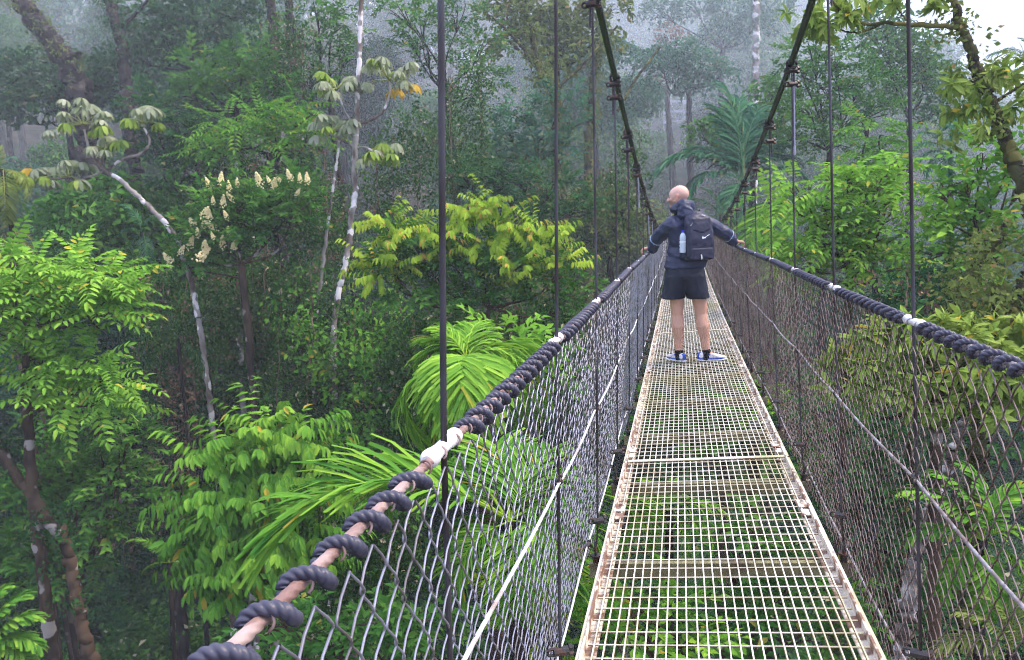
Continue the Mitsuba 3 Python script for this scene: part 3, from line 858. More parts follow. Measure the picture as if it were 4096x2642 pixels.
def palmate_ply(pal, seed):
    """One umbrella-like leaf with ten blunt lobes, about 1 across, attached at the origin, hanging a little at the rim."""
    r = np.random.default_rng(seed)
    V, F, C, at_ = [], [], [], 0
    for i in range(10):
        a = (i + 0.5) / 10 * 1.86 * math.pi + 0.07 * math.pi + r.normal(0, 0.03)
        L = 0.5 * (0.72 + 0.28 * math.sin((i + 0.5) / 10 * math.pi)) * r.uniform(0.9, 1.08)
        d = np.array([math.cos(a), math.sin(a), 0]); s = np.array([-d[1], d[0], 0])
        prof = ((0.0, 0.015, 0.0), (0.33, 0.060, -0.01), (0.66, 0.092, -0.11), (0.86, 0.070, -0.24), (0.93, 0.012, -0.31))
        pts = []
        for u, w, z in prof:
            c = d * L * u + [0, 0, z * (1 + 0.5 * r.uniform())]
            pts += [c + s * w + [0, 0, 0.012], c, c - s * w + [0, 0, 0.012]]
        f = []
        for k in range(4):
            b = k * 3
            f += [[b, b + 3, b + 1], [b + 1, b + 3, b + 4], [b + 1, b + 4, b + 2], [b + 2, b + 4, b + 5]]
        V.append(np.array(pts)); F.append(np.array(f) + at_); at_ += 15
        C.append(np.tile(shade(pal, np.array([0.55 + r.normal(0, 0.2)]), np.array([0.9])), (15, 1)))
    return mikit.ply((np.vstack(V), np.vstack(F)), 'leaf', color=np.vstack(C))


CEC = [palmate_ply('cecropia', 1), palmate_ply('cecropia', 2), palmate_ply('yellowgreen', 3)]
PAL['yellowed'] = ((0.40, 0.24, 0.04), (0.55, 0.36, 0.05), (0.6, 0.45, 0.1), (0.3, 0.2, 0.05), 0.1)
CEC_Y = palmate_ply('yellowed', 5)


def cecropia(label, depth, trunk, branches, rosettes, seed=1, leaf=0.46, bark_='bark_pale', name='umbrella_leaf_tree'):
    """A slender tree with rosettes of big lobed leaves on long stalks; trunk and branches are q polylines (x, y, width)."""
    r = np.random.default_rng(seed)
    k = key_of(name); tag(k, label, 'tree')
    s = px(depth)
    def line(pl):
        return [at(p[0], p[1], depth + (p[3] if len(p) > 3 else 0)) for p in pl], [p[2] * s / 2 for p in pl]
    pts, rad = line(trunk)
    low = np.argmin([p[2] for p in pts])
    if low == 0:
        pts, rad = pts[::-1], rad[::-1]
    pts, rad = rooted(pts, rad)
    scene[f'{k}__trunk'] = mikit.ply(limb(pts, rad, 6 * len(pts), 10, 0.15, r), bark_, smooth=True)
    for b in branches:
        bp, br = line(b)
        put(f'{k}__branch', limb(bp, br, 26, 8, 0.12, r), bark_, smooth=True)
    for qx, qy, rq, nl in rosettes:
        c = at(qx, qy, depth); R_ = rq * s
        for i in range(nl):
            a = i * 2.4 + r.uniform(0, 0.6); e = r.uniform(-0.25, 0.75) if i % 3 else r.uniform(0.5, 1.1)
            d = np.array([math.cos(a) * math.cos(e), math.sin(a) * math.cos(e), math.sin(e)])
            Lp = R_ * r.uniform(0.55, 0.95)
            tip = c + d * Lp
            put(f'{k}__leaf_stalk', limb([c, c + d * Lp * 0.5 + [0, 0, 0.03], tip], [0.010, 0.008, 0.006], 6, 5), 'stem_green', smooth=True)
            lf = leaf * r.uniform(0.8, 1.15)
            nrm_ = np.array([d[0] * 0.7 + r.normal(0, 0.2), d[1] * 0.7 + r.normal(0, 0.2), 0.9])
            M = np.eye(4); M[:3, :3] = frames(d[None] * [1, 1, 0.2], nrm_[None])[0] * lf; M[:3, 3] = tip
            put_shape(f'{k}__leaf', CEC_Y if r.uniform() < 0.03 else CEC[int(r.integers(0, 3))], T(M.tolist()))
    return k


def lianas(label, depth, cols, pal, density=1.0, seed=1, stems=1.0, name='liana_curtain', category='vines', dry=0.0, bark_='stem_brown', leaf=1.0, style='small'):
    """A curtain of hanging vines: cols are (qx, y_top, y_bottom, half width in q, extra depth)."""
    r = np.random.default_rng(seed)
    k = key_of(name); tag(k, label, category)
    s = px(depth); lines, P, A, Tn = [], [], [], []
    for qx, y0, y1, hw, dd in cols:
        n = max(3, int(hw * 0.20 * density))
        for i in range(n):
            x = qx + r.uniform(-1, 1) * hw
            ya, yb = y0 + abs(r.normal(0, 0.12)) * (y1 - y0), y1 - abs(r.normal(0, 0.2)) * (y1 - y0)
            d = depth + dd + r.normal(0, 0.55)
            m = 12
            u = np.linspace(0, 1, m)
            wob = np.cumsum(r.normal(0, 1, (m, 2)), 0) * [2.2, 0.05]
            pts = np.array([at(x + wob[j, 0] + r.normal(0, 1), ya + (yb - ya) * u[j], d + wob[j, 1]) for j in range(m)])
            if r.uniform() < 0.55 * stems:
                lines.append(tubes(spline(pts, 20), r.uniform(0.006, 0.016), 4))
            L = np.linalg.norm(pts[-1] - pts[0])
            nt = int(L * 9 * density * r.uniform(0.4, 1.3))
            uu = r.uniform(size=nt)
            pp = np.stack([np.interp(uu, u, pts[:, c]) for c in range(3)], 1) + r.normal(0, 0.10, (nt, 3))
            P.append(pp); dirn = r.normal(0, 0.6, (nt, 3)) + [0, 0, -0.45]; A.append(dirn)
            Tn.append(np.clip(0.42 + r.normal(0, 0.12) + r.normal(0, 0.2, nt), 0, 1))
    P, A, Tn = np.vstack(P), np.vstack(A), np.concatenate(Tn)
    up = -FWD + np.array([0, 0, 0.9]) + r.normal(0, 0.5, P.shape)
    pick = r.uniform(size=len(P)) < dry
    scene[f'{k}__leaves'] = leaf_ply(scatter_twigs(r, P[~pick], A[~pick], up[~pick], leaf * r.uniform(0.8, 1.3, (~pick).sum()), style, pal, Tn[~pick]))
    if pick.any():
        scene[f'{k}__dry_leaves'] = leaf_ply(scatter_twigs(r, P[pick], A[pick], up[pick], leaf * r.uniform(0.7, 1.1, pick.sum()), style, 'dry', Tn[pick]))
    if lines:
        scene[f'{k}__stems'] = mikit.ply(join(*lines), bark_)
        labels[f'{k}__stems'] = {'kind': 'stuff'}
    return k


def bare_trunk(name, label, depth, pts_q, bark_, seed=1, limbs_q=(), moss=None, category='tree'):
    r = np.random.default_rng(seed)
    k = key_of(name); tag(k, label, category)
    s = px(depth)
    pts = [at(p[0], p[1], depth + (p[3] if len(p) > 3 else 0)) for p in pts_q]; rad = [p[2] * s / 2 for p in pts_q]
    g0 = float(terrain(pts[-1][0], pts[-1][1]))
    np_ = len(pts)
    pts, rad = rooted(pts, rad)
    scene[f'{k}__trunk'] = mikit.ply(limb(pts, rad, 9 * len(pts), 12, 0.22, r), bark_, smooth=True)
    for b in limbs_q:
        put(f'{k}__branch', limb([at(p[0], p[1], depth + (p[3] if len(p) > 3 else 0)) for p in b], [p[2] * s / 2 for p in b], 30, 8, 0.2, r), bark_, smooth=True)
    if moss:
        line = spline(pts[:np_], 60); n = moss[0]
        ii = r.integers(0, moss[2] if len(moss) > 2 else 50, n)
        d = nrm(r.normal(size=(n, 3)) + [0, 0, 0.2])
        rr = np.interp(ii / 60, np.linspace(0, 1, np_), rad[:np_])
        scene[f'{k}__clinging_leaves'] = leaf_ply(scatter_twigs(r, line[ii] + d * rr[:, None], d + r.normal(0, .4, (n, 3)), r.normal(size=(n, 3)) + [0, 0, 1], r.uniform(0.6, 1.1, n), 'small', moss[1], np.clip(r.normal(0.45, 0.2, n), 0, 1)))
    return k


# ---- left side, near to far
palm('palm', 'bright green palm with shaggy drooping fronds behind the nearest left suspender cable', 8.0, (1088, 838),
     [(1010, 770, .1), (1050, 765, .5), (1110, 760, .5), (1150, 785, .3), (1190, 830, 0), (1230, 880, .1, .25), (1180, 960, -.3, .3), (1120, 1010, -.7, .34), (1060, 1000, -.7, .34),
      (1010, 960, -.5, .3), (975, 905, -.1, .25), (968, 850, .2, .2), (985, 800, .3), (1210, 1000, .3, .3), (1000, 1040, .1, .4), (1090, 1060, .2, .36), (1240, 940, .9, .3)],
     'lime', leaflet=0.50, droop=0.30, seed=3, n=46, width=0.021, trunk_w=0.14)
palm('palm', 'palm with one long arching frond reaching left behind the rope wound hand rail', 6.2, (1190, 1215),
     [(640, 1275, -.4, .22), (900, 1180, .8, .2), (1010, 1120, .9, .2), (1150, 1040, .9, .12), (1290, 1060, .5, .15), (1380, 1140, .3, .2), (1400, 1280, -.2, .3), (1330, 1400, -.4, .3), (1200, 1440, -.3, .32), (1080, 1400, -.2, .3), (1290, 1300, .9, .2), (1480, 1210, .5, .2), (1120, 1330, .5, .3)],
     'bright', leaflet=0.46, droop=0.16, seed=7, n=54, width=0.017, trunk_w=0.16)
palm('palm', 'yellowish palm fronds seen low through the left netting', 7.2, (1280, 1480), [(1080, 1340), (1160, 1270), (1260, 1250), (1380, 1330), (1420, 1420), (1130, 1460), (1230, 1600), (1340, 1590)], 'flush', leaflet=0.36, seed=12, n=30)
tree('droopy_tree', 'bright green tree with hanging leaves in the lower middle of the valley', 'tree', 11.0,
     [(600, 1010, 95, 42), (690, 1010, 50, 40), (555, 1075, 95, 45), (655, 1090, 100, 50), (500, 1140, 60, 42), (590, 1160, 100, 50), (700, 1130, 70, 40), (520, 1215, 80, 45), (640, 1230, 85, 50), (740, 1120, 45, 28), (560, 1285, 95, 50), (480, 1275, 50, 35), (640, 1320, 90, 45), (540, 1355, 70, 40), (700, 1260, 50, 60)],
     'droop', 'bright', 24, hexa=True, seed=21, size=1.0, low=-0.3)
tree('feathery_tree', 'lime green tree with feathery leaf sprays at the left edge', 'tree', 12.0,
     [(30, 640, 85, 50), (120, 640, 85, 42), (210, 648, 75, 38), (275, 672, 40, 26), (40, 720, 85, 45), (150, 705, 95, 48), (235, 735, 55, 36), (20, 785, 55, 38), (-50, 700, 70, 60), (105, 845, 70, 34), (195, 858, 80, 38), (262, 890, 42, 42), (80, 900, 60, 36), (165, 930, 75, 30), (240, 945, 45, 22)],
     'pinnate', 'lime', 20, trunk=[(66, 760, 12), (60, 860, 18), (60, 930, 22), (66, 1010, 24), (72, 1090, 27)], seed=22, hexa=True, size=0.95, low=-0.25)
tree('glossy_tree', 'dark green glossy leaved tree behind the leaning trunk in the lower left', 'tree', 14.5,
     [(230, 990, 95, 36), (300, 1035, 60, 36), (150, 1085, 80, 36), (245, 1110, 85, 42), (95, 1130, 70, 38), (175, 1165, 85, 38), (285, 1150, 50, 44), (50, 1185, 60, 45), (225, 1235, 60, 36), (60, 1290, 85, 50), (140, 1330, 60, 45), (20, 1350, 60, 50)],
     'broad', 'mid', 22, seed=23, size=1.05, low=-0.3)
bare_trunk('leaning_tree', 'leaning brown tree trunk crossing the lower left corner', 12.0, [(-45, 960, 20), (0, 1050, 24), (55, 1135, 26), (105, 1205, 29), (140, 1245, 30), (160, 1300, 27), (176, 1390, 28), (195, 1470, 28), (214, 1545, 30)], 'bark_brown', seed=31, moss=(60, 'dark'))
palm('palm', 'broad palm at the very bottom left corner', 9.5, (-20, 1500), [(90, 1440), (95, 1510), (60, 1390), (10, 1375), (80, 1570), (-60, 1400)], 'bright', leaflet=0.42, seed=5, n=24, width=0.05)
palm('palm', 'grey green palm peeping in at the left edge above the feathery tree', 15.0, (-12, 560), [(70, 555), (80, 590), (40, 520), (0, 480), (60, 625), (-60, 500), (20, 640)], 'olive', leaflet=0.34, seed=6, n=26)
palm('palm', 'small drooping yellow green palm frond above the dark ground lower left', 12.5, (395, 1312), [(300, 1262, 0, .2), (330, 1340), (440, 1250), (460, 1330)], 'bright', leaflet=0.22, seed=8, n=26, trunk_w=0.08)
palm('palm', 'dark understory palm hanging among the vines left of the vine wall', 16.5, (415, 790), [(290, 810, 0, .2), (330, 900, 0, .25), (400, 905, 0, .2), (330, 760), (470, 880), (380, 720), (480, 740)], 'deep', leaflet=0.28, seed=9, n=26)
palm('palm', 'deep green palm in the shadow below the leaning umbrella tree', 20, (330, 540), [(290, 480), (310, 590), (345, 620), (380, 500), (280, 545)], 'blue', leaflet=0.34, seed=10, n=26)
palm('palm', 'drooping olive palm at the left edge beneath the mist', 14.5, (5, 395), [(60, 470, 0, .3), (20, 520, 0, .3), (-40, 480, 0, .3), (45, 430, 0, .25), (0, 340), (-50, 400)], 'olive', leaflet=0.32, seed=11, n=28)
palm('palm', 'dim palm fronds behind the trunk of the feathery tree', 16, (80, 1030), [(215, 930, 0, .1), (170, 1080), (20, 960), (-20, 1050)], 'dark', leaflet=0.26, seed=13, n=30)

cecropia('leaning umbrella leaf tree with crooked pale trunk on the left', 17.0,
         [(425, 590, 13), (405, 548, 13), (385, 520, 12), (363, 498, 12), (333, 468, 12), (303, 441, 11), (280, 419, 10), (246, 400, 9.5), (222, 370, 8), (208, 346, 7), (196, 302, 5)],
         [[(246, 400, 6), (282, 374, 7), (322, 362, 7), (343, 346, 7), (348, 325, 6), (334, 296, 5)], [(240, 400, 6), (212, 412, 5), (160, 424, 5), (158, 415, 4), (75, 425, 4)], [(246, 398, 5), (240, 375, 5), (247, 352, 4)]],
         [(193, 290, 82, 14), (334, 288, 52, 9), (247, 348, 50, 8), (158, 412, 66, 11), (72, 420, 58, 9)], seed=3)
cecropia('upright umbrella leaf tree with pale speckled trunk left of the nearest cable', 17.0,
         [(846, -60, 10), (843, 0, 11), (839, 76, 12), (837, 151, 12), (834, 227, 12.5), (832, 284, 13), (828, 341, 13), (826, 400, 13), (828, 450, 13), (822, 492, 13), (816, 560, 14), (800, 640, 13), (786, 700, 14)],
         [[(832, 290, 7), (862, 282, 6), (892, 262, 6), (908, 222, 5), (908, 190, 4)], [(828, 345, 6), (800, 328, 6), (768, 312, 5)], [(832, 300, 4), (806, 262, 4), (786, 212, 4)], [(826, 345, 4), (855, 345, 4), (880, 362, 4)]],
         [(908, 188, 80, 14), (786, 208, 66, 10), (776, 308, 62, 9), (881, 364, 55, 9)], seed=4)
bare_trunk('slender_tree', 'thin pale trunk standing left of the speckled umbrella leaf tree', 17.4, [(792, 312, 5), (784, 390, 6), (773, 460, 7), (764, 530, 8), (755, 600, 8), (745, 682, 9), (735, 760, 9)], 'bark_pale', seed=5)

fk = tree('flowering_tree', 'tree covered in cream flower clusters above the vine wall', 'tree', 17.0,
          [(505, 480, 58, 45), (560, 465, 50, 40), (470, 545, 50, 45), (540, 545, 70, 45), (450, 600, 40, 40), (640, 455, 75, 40), (695, 470, 45, 40), (660, 520, 75, 40), (590, 520, 60, 45), (430, 630, 40, 30)],
          'broad', 'mid', 20, seed=24, size=1.0, tone=0.08)
rf = np.random.default_rng(9)
pv = []
for i in range(70):
    h = rf.uniform() ** 0.8
    a = rf.uniform(0, 6.28); w = 0.11 * (1 - h) + 0.015
    c = np.array([math.cos(a) * w * rf.uniform(0.3, 1), math.sin(a) * w * rf.uniform(0.3, 1), h * 0.28])
    m = trimesh.creation.icosphere(subdivisions=0, radius=0.017)
    pv.append((m.vertices + c, m.faces))
material('cream_petal', (0.80, 0.70, 0.38), 0.7, spec=0.2)
PANICLE = mikit.ply(join(*pv), 'cream_petal')
for i, (qx, qy) in enumerate([(492, 432), (515, 425), (535, 440), (498, 470), (520, 478), (545, 462), (470, 500), (490, 510), (455, 522), (475, 530), (505, 528), (532, 505), (462, 548), (500, 552), (520, 572), (478, 580), (610, 428), (632, 422), (655, 418), (680, 416), (700, 420), (718, 424), (555, 430), (440, 575), (418, 590), (455, 604), (404, 612), (535, 540), (545, 580), (690, 450), (640, 440)]):
    s_ = float(rf.uniform(0.55, 1.0))
    put_shape(f'{fk}__flower_cluster', PANICLE, T().translate((at(qx, qy + 8, 16.45 + rf.uniform(-.1, .2))).tolist()).rotate([rf.normal(), rf.normal(), 0.3], float(rf.uniform(-35, 35))).scale(s_))

ft = tree('flushing_tree', 'yellow green tree flushed with young orange tinted leaves beside the left rail', 'tree', 14.0,
     [(960, 570, 70, 36), (1010, 620, 70, 45), (900, 640, 50, 40), (970, 690, 70, 40), (1100, 575, 65, 40), (1080, 640, 75, 45), (1170, 610, 65, 42), (1250, 600, 60, 40), (1230, 670, 70, 42), (1310, 640, 45, 36), (1340, 680, 40, 34), (1150, 700, 75, 36), (1060, 710, 70, 36), (1290, 720, 55, 34)],
     'broad', 'mid', 17, seed=25, size=0.8, low=-0.15, tone=0.08)
scene[f'{ft}__young_leaves'] = leaf_ply(crown_mesh(np.random.default_rng(26), q_lobes(13.7, [
    (895, 515, 28, 16), (930, 535, 30, 18), (980, 545, 26, 16), (900, 560, 30, 18), (870, 600, 26, 22), (880, 640, 24, 24), (1075, 490, 30, 18), (1140, 472, 26, 16), (1160, 500, 32, 20), (1100, 520, 34, 20), (1190, 535, 30, 20),
    (1040, 555, 30, 18), (1130, 570, 30, 18), (1265, 530, 26, 16), (1240, 560, 30, 20), (1290, 570, 24, 18), (1215, 620, 26, 20), (1180, 650, 22, 20), (1320, 610, 20, 18), (1005, 590, 24, 18), (950, 620, 22, 18)]), 'droop', 'flush', 26, 0.78, True, 0.05, -0.1))
tree('bushy_tree', 'bright leafy bush just right of the shaggy palm by the rail', 'bush', 9.5, [(1180, 800, 50, 30), (1230, 840, 45, 35), (1270, 880, 40, 35), (1200, 870, 50, 35)], 'broad', 'lime', 22, seed=26)
tree('bushy_tree', 'small bright shrub at the bottom below the first rope coils', 'bush', 9.0, [(690, 1480, 60, 35), (640, 1440, 40, 25), (760, 1500, 50, 40), (720, 1540, 60, 40), (850, 1480, 60, 40), (900, 1530, 70, 40), (960, 1450, 50, 50)], 'broad', 'mid', 24, seed=27)

lianas('dark curtain of vines hanging below the flowering tree', 18.6, [(360, 600, 1000, 40, 0), (430, 640, 1050, 45, .3), (510, 620, 900, 50, 0), (590, 600, 940, 50, .3), (650, 560, 900, 45, .4)], 'vine', 1.25, seed=41, dry=0.12)
lianas('leafy vine wall between the flowering tree and the pale speckled trunk', 17.6, [(700, 600, 1000, 45, .2), (760, 640, 1100, 45, 0), (830, 660, 1150, 50, -.2), (900, 720, 1130, 45, -.4)], 'vine', 1.5, seed=42, dry=0.06, style='small')
lianas('sprays of bright young leaves trailing over the vine wall left of the shaggy palm', 16.0, [(740, 680, 900, 20, 0), (830, 700, 1000, 20, 0), (880, 760, 1120, 16, -.3), (930, 640, 860, 22, 0), (700, 640, 820, 22, .3), (790, 900, 1100, 20, 0), (985, 720, 960, 16, 0)], 'bright', 0.8, seed=52, leaf=1.25, stems=0.5)
lianas('vine wall under the yellow green tree left of the shaggy palm', 15.6, [(930, 700, 1120, 40, .3), (990, 690, 1080, 40, 0), (1060, 680, 1000, 45, 0), (1130, 690, 900, 50, 0), (1220, 700, 880, 50, .2), (1310, 680, 800, 40, .5)], 'vine', 1.5, seed=43, dry=0.03)
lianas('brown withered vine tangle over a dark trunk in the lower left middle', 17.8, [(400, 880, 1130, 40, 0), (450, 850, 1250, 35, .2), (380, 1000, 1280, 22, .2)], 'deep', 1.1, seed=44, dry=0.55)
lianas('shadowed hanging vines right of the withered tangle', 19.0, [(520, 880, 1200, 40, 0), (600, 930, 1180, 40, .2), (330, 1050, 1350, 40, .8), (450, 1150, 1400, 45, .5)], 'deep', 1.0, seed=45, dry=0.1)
lianas('olive vines draped beneath the upper hillside bushes', 21.0, [(560, 380, 600, 60, 0), (640, 340, 560, 50, 0), (720, 330, 620, 45, -.5), (480, 400, 560, 50, 0), (780, 420, 680, 40, -1)], 'vine', 1.3, seed=46, dry=0.1)
lianas('long thin stems and leaves hanging before the dark trunks top left of the umbrella trees', 24.0, [(640, 30, 330, 45, 0), (700, 60, 330, 35, 0), (600, 120, 300, 30, 0)], 'vine', 0.9, seed=47, stems=1.6, dry=0.1)
lianas('vines trailing between the nearest cable and the second cable', 22.0, [(1010, 200, 560, 40, 0), (1080, 120, 500, 45, .5), (950, 250, 520, 35, -.5), (900, 300, 560, 30, -1)], 'vine', 1.1, seed=48, dry=0.04)
lianas('mossy draped vines right of the second cable', 24.0, [(1340, 420, 640, 50, 0), (1420, 380, 640, 45, 0), (1250, 420, 560, 40, 0), (1470, 300, 560, 30, 1)], 'vine', 1.0, seed=49, dry=0.06)
lianas('vine clad bank at the bottom of the valley right of the hanging leaf tree', 13.5, [(780, 1120, 1330, 40, 0), (850, 1150, 1420, 45, 0), (930, 1160, 1400, 45, .3), (760, 1300, 1500, 45, 0)], 'vine', 1.3, seed=50)
for i, (qx, y0, y1, d, w, bk, txt) in enumerate([
        (565, 770, 1120, 18.2, 13, 'bark_pale', 'straight grey brown trunk amid the hanging vines in the left middle'),
        (418, 860, 1420, 18.4, 26, 'bark_dark', 'dark shaggy trunk under the withered vine tangle')]):
    bare_trunk('forest_tree', txt, d, [(qx - 4, y0, w * .9), (qx, (y0 + y1) / 2, w), (qx + 6, y1, w * 1.1)], bk, seed=60 + i, moss=(70, 'deep'))

bare_trunk('mossy_tree', 'big dark mossy trunk leaning from the top left corner', 27, [(20, -80, 36), (48, 0, 38), (85, 50, 42), (125, 105, 42), (160, 155, 46), (185, 205, 50), (195, 260, 54)], 'bark_dark', seed=65, moss=(150, 'olive', 45), limbs_q=[[(90, 55, 18), (60, 20, 14), (40, -30, 10)]])
bare_trunk('dark_tree', 'second dark trunk right of the leaning mossy one at top left', 27, [(235, -60, 22), (255, 0, 24), (270, 60, 26), (285, 120, 26), (292, 190, 28), (298, 260, 30)], 'bark_dark', seed=66, moss=(120, 'dark', 45), limbs_q=[[(272, 70, 10), (310, 40, 8), (345, 0, 6)]])
bare_trunk('dark_tree', 'left one of two dark trunks near the top left of the speckled tree', 27, [(628, -60, 20), (634, 40, 22), (640, 160, 24), (642, 280, 26)], 'bark_dark', seed=67, moss=(90, 'vine', 45))
bare_trunk('dark_tree', 'right one of two dark trunks near the top left of the speckled tree', 27.5, [(672, -60, 17), (676, 40, 19), (680, 160, 20), (678, 280, 22)], 'bark_dark', seed=68, moss=(90, 'vine', 45))

HILL = [
    ('hillside_tree', 'olive green bushy tree on the upper hillside left of the dark trunk pair', 23, [(480, 150, 55, 35), (560, 140, 55, 35), (520, 195, 75, 40), (610, 195, 60, 40), (450, 225, 55, 35), (560, 245, 75, 40), (640, 250, 55, 35)], 'broad', 'mid', 13),
    ('hillside_tree', 'bright green bush mass left of the upright umbrella tree', 21, [(540, 300, 70, 38), (630, 285, 70, 38), (700, 270, 50, 35), (590, 345, 80, 40), (680, 335, 60, 40), (500, 360, 60, 35), (730, 330, 40, 35)], 'pinnate', 'bright', 13),
    ('hillside_tree', 'dark dense bush behind the leaning umbrella leaf tree', 22, [(400, 300, 60, 40), (450, 340, 60, 40), (390, 370, 60, 40), (450, 410, 60, 40), (410, 440, 50, 35), (350, 260, 60, 40)], 'broad', 'dark', 14),
    ('hillside_tree', 'misty dark tree crown at the far left beneath the mossy trunk', 29, [(60, 170, 70, 40), (140, 210, 70, 40), (220, 180, 70, 40), (290, 210, 60, 40), (100, 260, 80, 40), (220, 250, 80, 40), (20, 240, 60, 45)], 'far', 'dark', 8),
    ('hillside_tree', 'dim tree crown at the top between the dark trunks', 28, [(360, 60, 60, 45), (430, 40, 60, 40), (500, 60, 60, 40), (400, 120, 70, 40), (330, 150, 50, 40), (560, 30, 50, 40), (460, 110, 60, 35)], 'far', 'dark', 8),
    ('hillside_tree', 'leafy tree at the top edge left of the pale speckled trunk', 25, [(740, 20, 45, 40), (790, 60, 45, 40), (750, 110, 50, 40), (800, 140, 40, 35), (760, 180, 45, 30), (720, 230, 40, 30)], 'broad', 'mid', 12),
    ('hillside_tree', 'misty tree between the speckled trunk and the nearest cable at the top', 26, [(930, 30, 45, 40), (980, 60, 45, 35), (1000, 130, 40, 40), (960, 110, 40, 30), (1080, 40, 50, 45), (1120, 110, 50, 45), (1090, 170, 50, 40), (1130, 190, 45, 40)], 'broad', 'mid', 11),
    ('hillside_tree', 'pale olive tree crown in mist right of the nearest cable', 29, [(1180, 40, 60, 40), (1250, 25, 60, 40), (1340, 40, 60, 40), (1200, 110, 55, 35), (1260, 90, 60, 40), (1330, 110, 55, 35), (1410, 30, 50, 35), (1290, 150, 55, 35), (1390, 100, 45, 30)], 'far', 'olive', 8),
    ('hillside_tree', 'layered blue green tree left of the second cable', 25, [(1220, 270, 60, 28), (1180, 320, 55, 30), (1260, 320, 60, 30), (1150, 365, 50, 28), (1220, 370, 60, 30), (1310, 240, 50, 28), (1300, 350, 45, 30), (1340, 290, 40, 30)], 'broad', 'blue', 13),
    ('hillside_tree', 'dark round tree crown behind the yellow green tree', 21, [(1160, 430, 55, 35), (1110, 460, 45, 35), (1230, 430, 55, 35), (1190, 480, 60, 35), (1290, 450, 50, 40), (1270, 500, 50, 35), (1340, 500, 50, 40), (1080, 420, 40, 30)], 'broad', 'dark', 15),
    ('hillside_tree', 'yellowish shrub in mist between second and third cables', 24, [(1390, 480, 40, 30), (1430, 520, 40, 30), (1380, 560, 40, 35), (1450, 470, 35, 25), (1440, 590, 40, 35)], 'broad', 'olive', 13),
    ('hillside_tree', 'pale misty tree above the lattice tower', 40, [(1540, 150, 50, 30), (1590, 130, 50, 30), (1640, 150, 45, 30), (1560, 190, 50, 28), (1680, 185, 35, 26), (1620, 200, 40, 25)], 'far', 'blue', 7),
    ('hillside_tree', 'ghostly tree in thick mist at the top left of the right main cable', 50, [(1620, 20, 50, 40), (1700, 30, 55, 40), (1760, 70, 50, 40), (1680, 90, 50, 35), (1540, 40, 45, 40), (1800, 20, 45, 40)], 'far', 'blue', 6),
    ('hillside_tree', 'withered pinkish leaf clump in the mist by the left main cable', 48, [(1550, 80, 24, 16), (1580, 95, 20, 14), (1525, 195, 16, 18)], 'far', 'dry', 5),
    ('hillside_tree', 'tall leafy green tree right of the right main cable', 24, [(1890, 120, 55, 35), (1950, 150, 60, 38), (1870, 180, 50, 35), (1930, 215, 65, 40), (2010, 200, 55, 38), (1890, 260, 60, 38), (1970, 280, 60, 38), (2040, 260, 50, 36), (1860, 320, 50, 36), (1930, 340, 60, 38)], 'broad', 'mid', 13),
    ('hillside_tree', 'misty green crown behind the branch at the upper right', 30, [(2060, 110, 55, 40), (2130, 120, 55, 40), (2100, 170, 60, 40), (2170, 190, 50, 40), (2130, 230, 60, 40), (2200, 260, 45, 35), (2060, 60, 50, 35)], 'far', 'mid', 8),
    ('hillside_tree', 'rounded bright green crown between the two right cables', 20, [(2030, 300, 45, 30), (2060, 340, 45, 30), (2020, 365, 50, 30), (2080, 385, 40, 28), (2040, 410, 50, 26), (1990, 420, 40, 26)], 'pinnate', 'bright', 15),
    ('hillside_tree', 'green leaves left of the right main cable behind the palm', 30, [(1700, 300, 40, 40), (1790, 320, 50, 40), (1830, 260, 45, 40), (1800, 230, 40, 35), (1760, 370, 50, 40), (1650, 330, 35, 40)], 'far', 'mid', 9),
]
for i, (nm, lb, d, lo, st, pa, de) in enumerate(HILL):
    tree(nm, lb, 'tree', d, lo, st, pa, de, bark_='bark_mossy' if i in (7, 8) else 'bark_dark', seed=100 + i, size=1.0 if st == 'far' else 1.15, low=-0.2)
bare_trunk('mossy_tree', 'mossy upright trunk hung with vines right of the second cable', 26, [(1240, 60, 14), (1260, 170, 16), (1290, 220, 18), (1300, 330, 20), (1296, 450, 22)], 'bark_mossy', seed=70, moss=(200, 'olive', 55), limbs_q=[[(1262, 172, 9), (1200, 90, 7), (1150, 40, 5)], [(1290, 215, 9), (1360, 150, 7), (1440, 60, 5)]])
bare_trunk('mossy_tree', 'mossy trunk with epiphytes left of the left main cable', 30, [(1400, 100, 14), (1385, 180, 18), (1378, 260, 20), (1372, 380, 22)], 'bark_mossy', seed=71, moss=(160, 'olive', 55), limbs_q=[[(1440, 260, 8), (1480, 190, 7), (1540, 110, 5)]])
bare_trunk('tall_pale_tree', 'tall pale trunk fading in mist left of the right main cable', 42, [(1762, -60, 16), (1764, 60, 17), (1762, 150, 17), (1760, 240, 18), (1758, 330, 18)], 'bark_pale', seed=72, moss=(80, 'blue', 50))

# ---- right side
palm('palm', 'big palm behind the man with wide dark green fronds', 24.0, (1733, 425),
     [(1690, 205, 0, .06), (1660, 250, .5, .08), (1530, 405, -.4, .24), (1560, 375, .8, .2), (1600, 350, 1.2, .16), (1885, 430, -.3, .24), (1860, 385, .8, .2), (1830, 345, 1.4, .14), (1725, 230, 1.5, .05), (1770, 250, 1, .1), (1600, 480, -.5, .3), (1850, 500, -.4, .3), (1700, 560, -.8, .3)],
     'blue', leaflet=0.30, seed=14, n=40, stem=(1733, 285), width=0.03)
palm('palm', 'yellow green palm frond hanging right of the man', 17.0, (1795, 455), [(1745, 610, -.3, .12), (1800, 630, -.3, .14), (1850, 540), (1700, 520), (1860, 440), (1830, 400)], 'bright', leaflet=0.36, seed=15, n=34, droop=0.15)
palm('palm', 'dim palm low behind the man and left of the hanging frond', 20.0, (1680, 500), [(1600, 470), (1640, 440), (1720, 450), (1620, 560), (1740, 560)], 'dark', leaflet=0.32, seed=16, n=30)
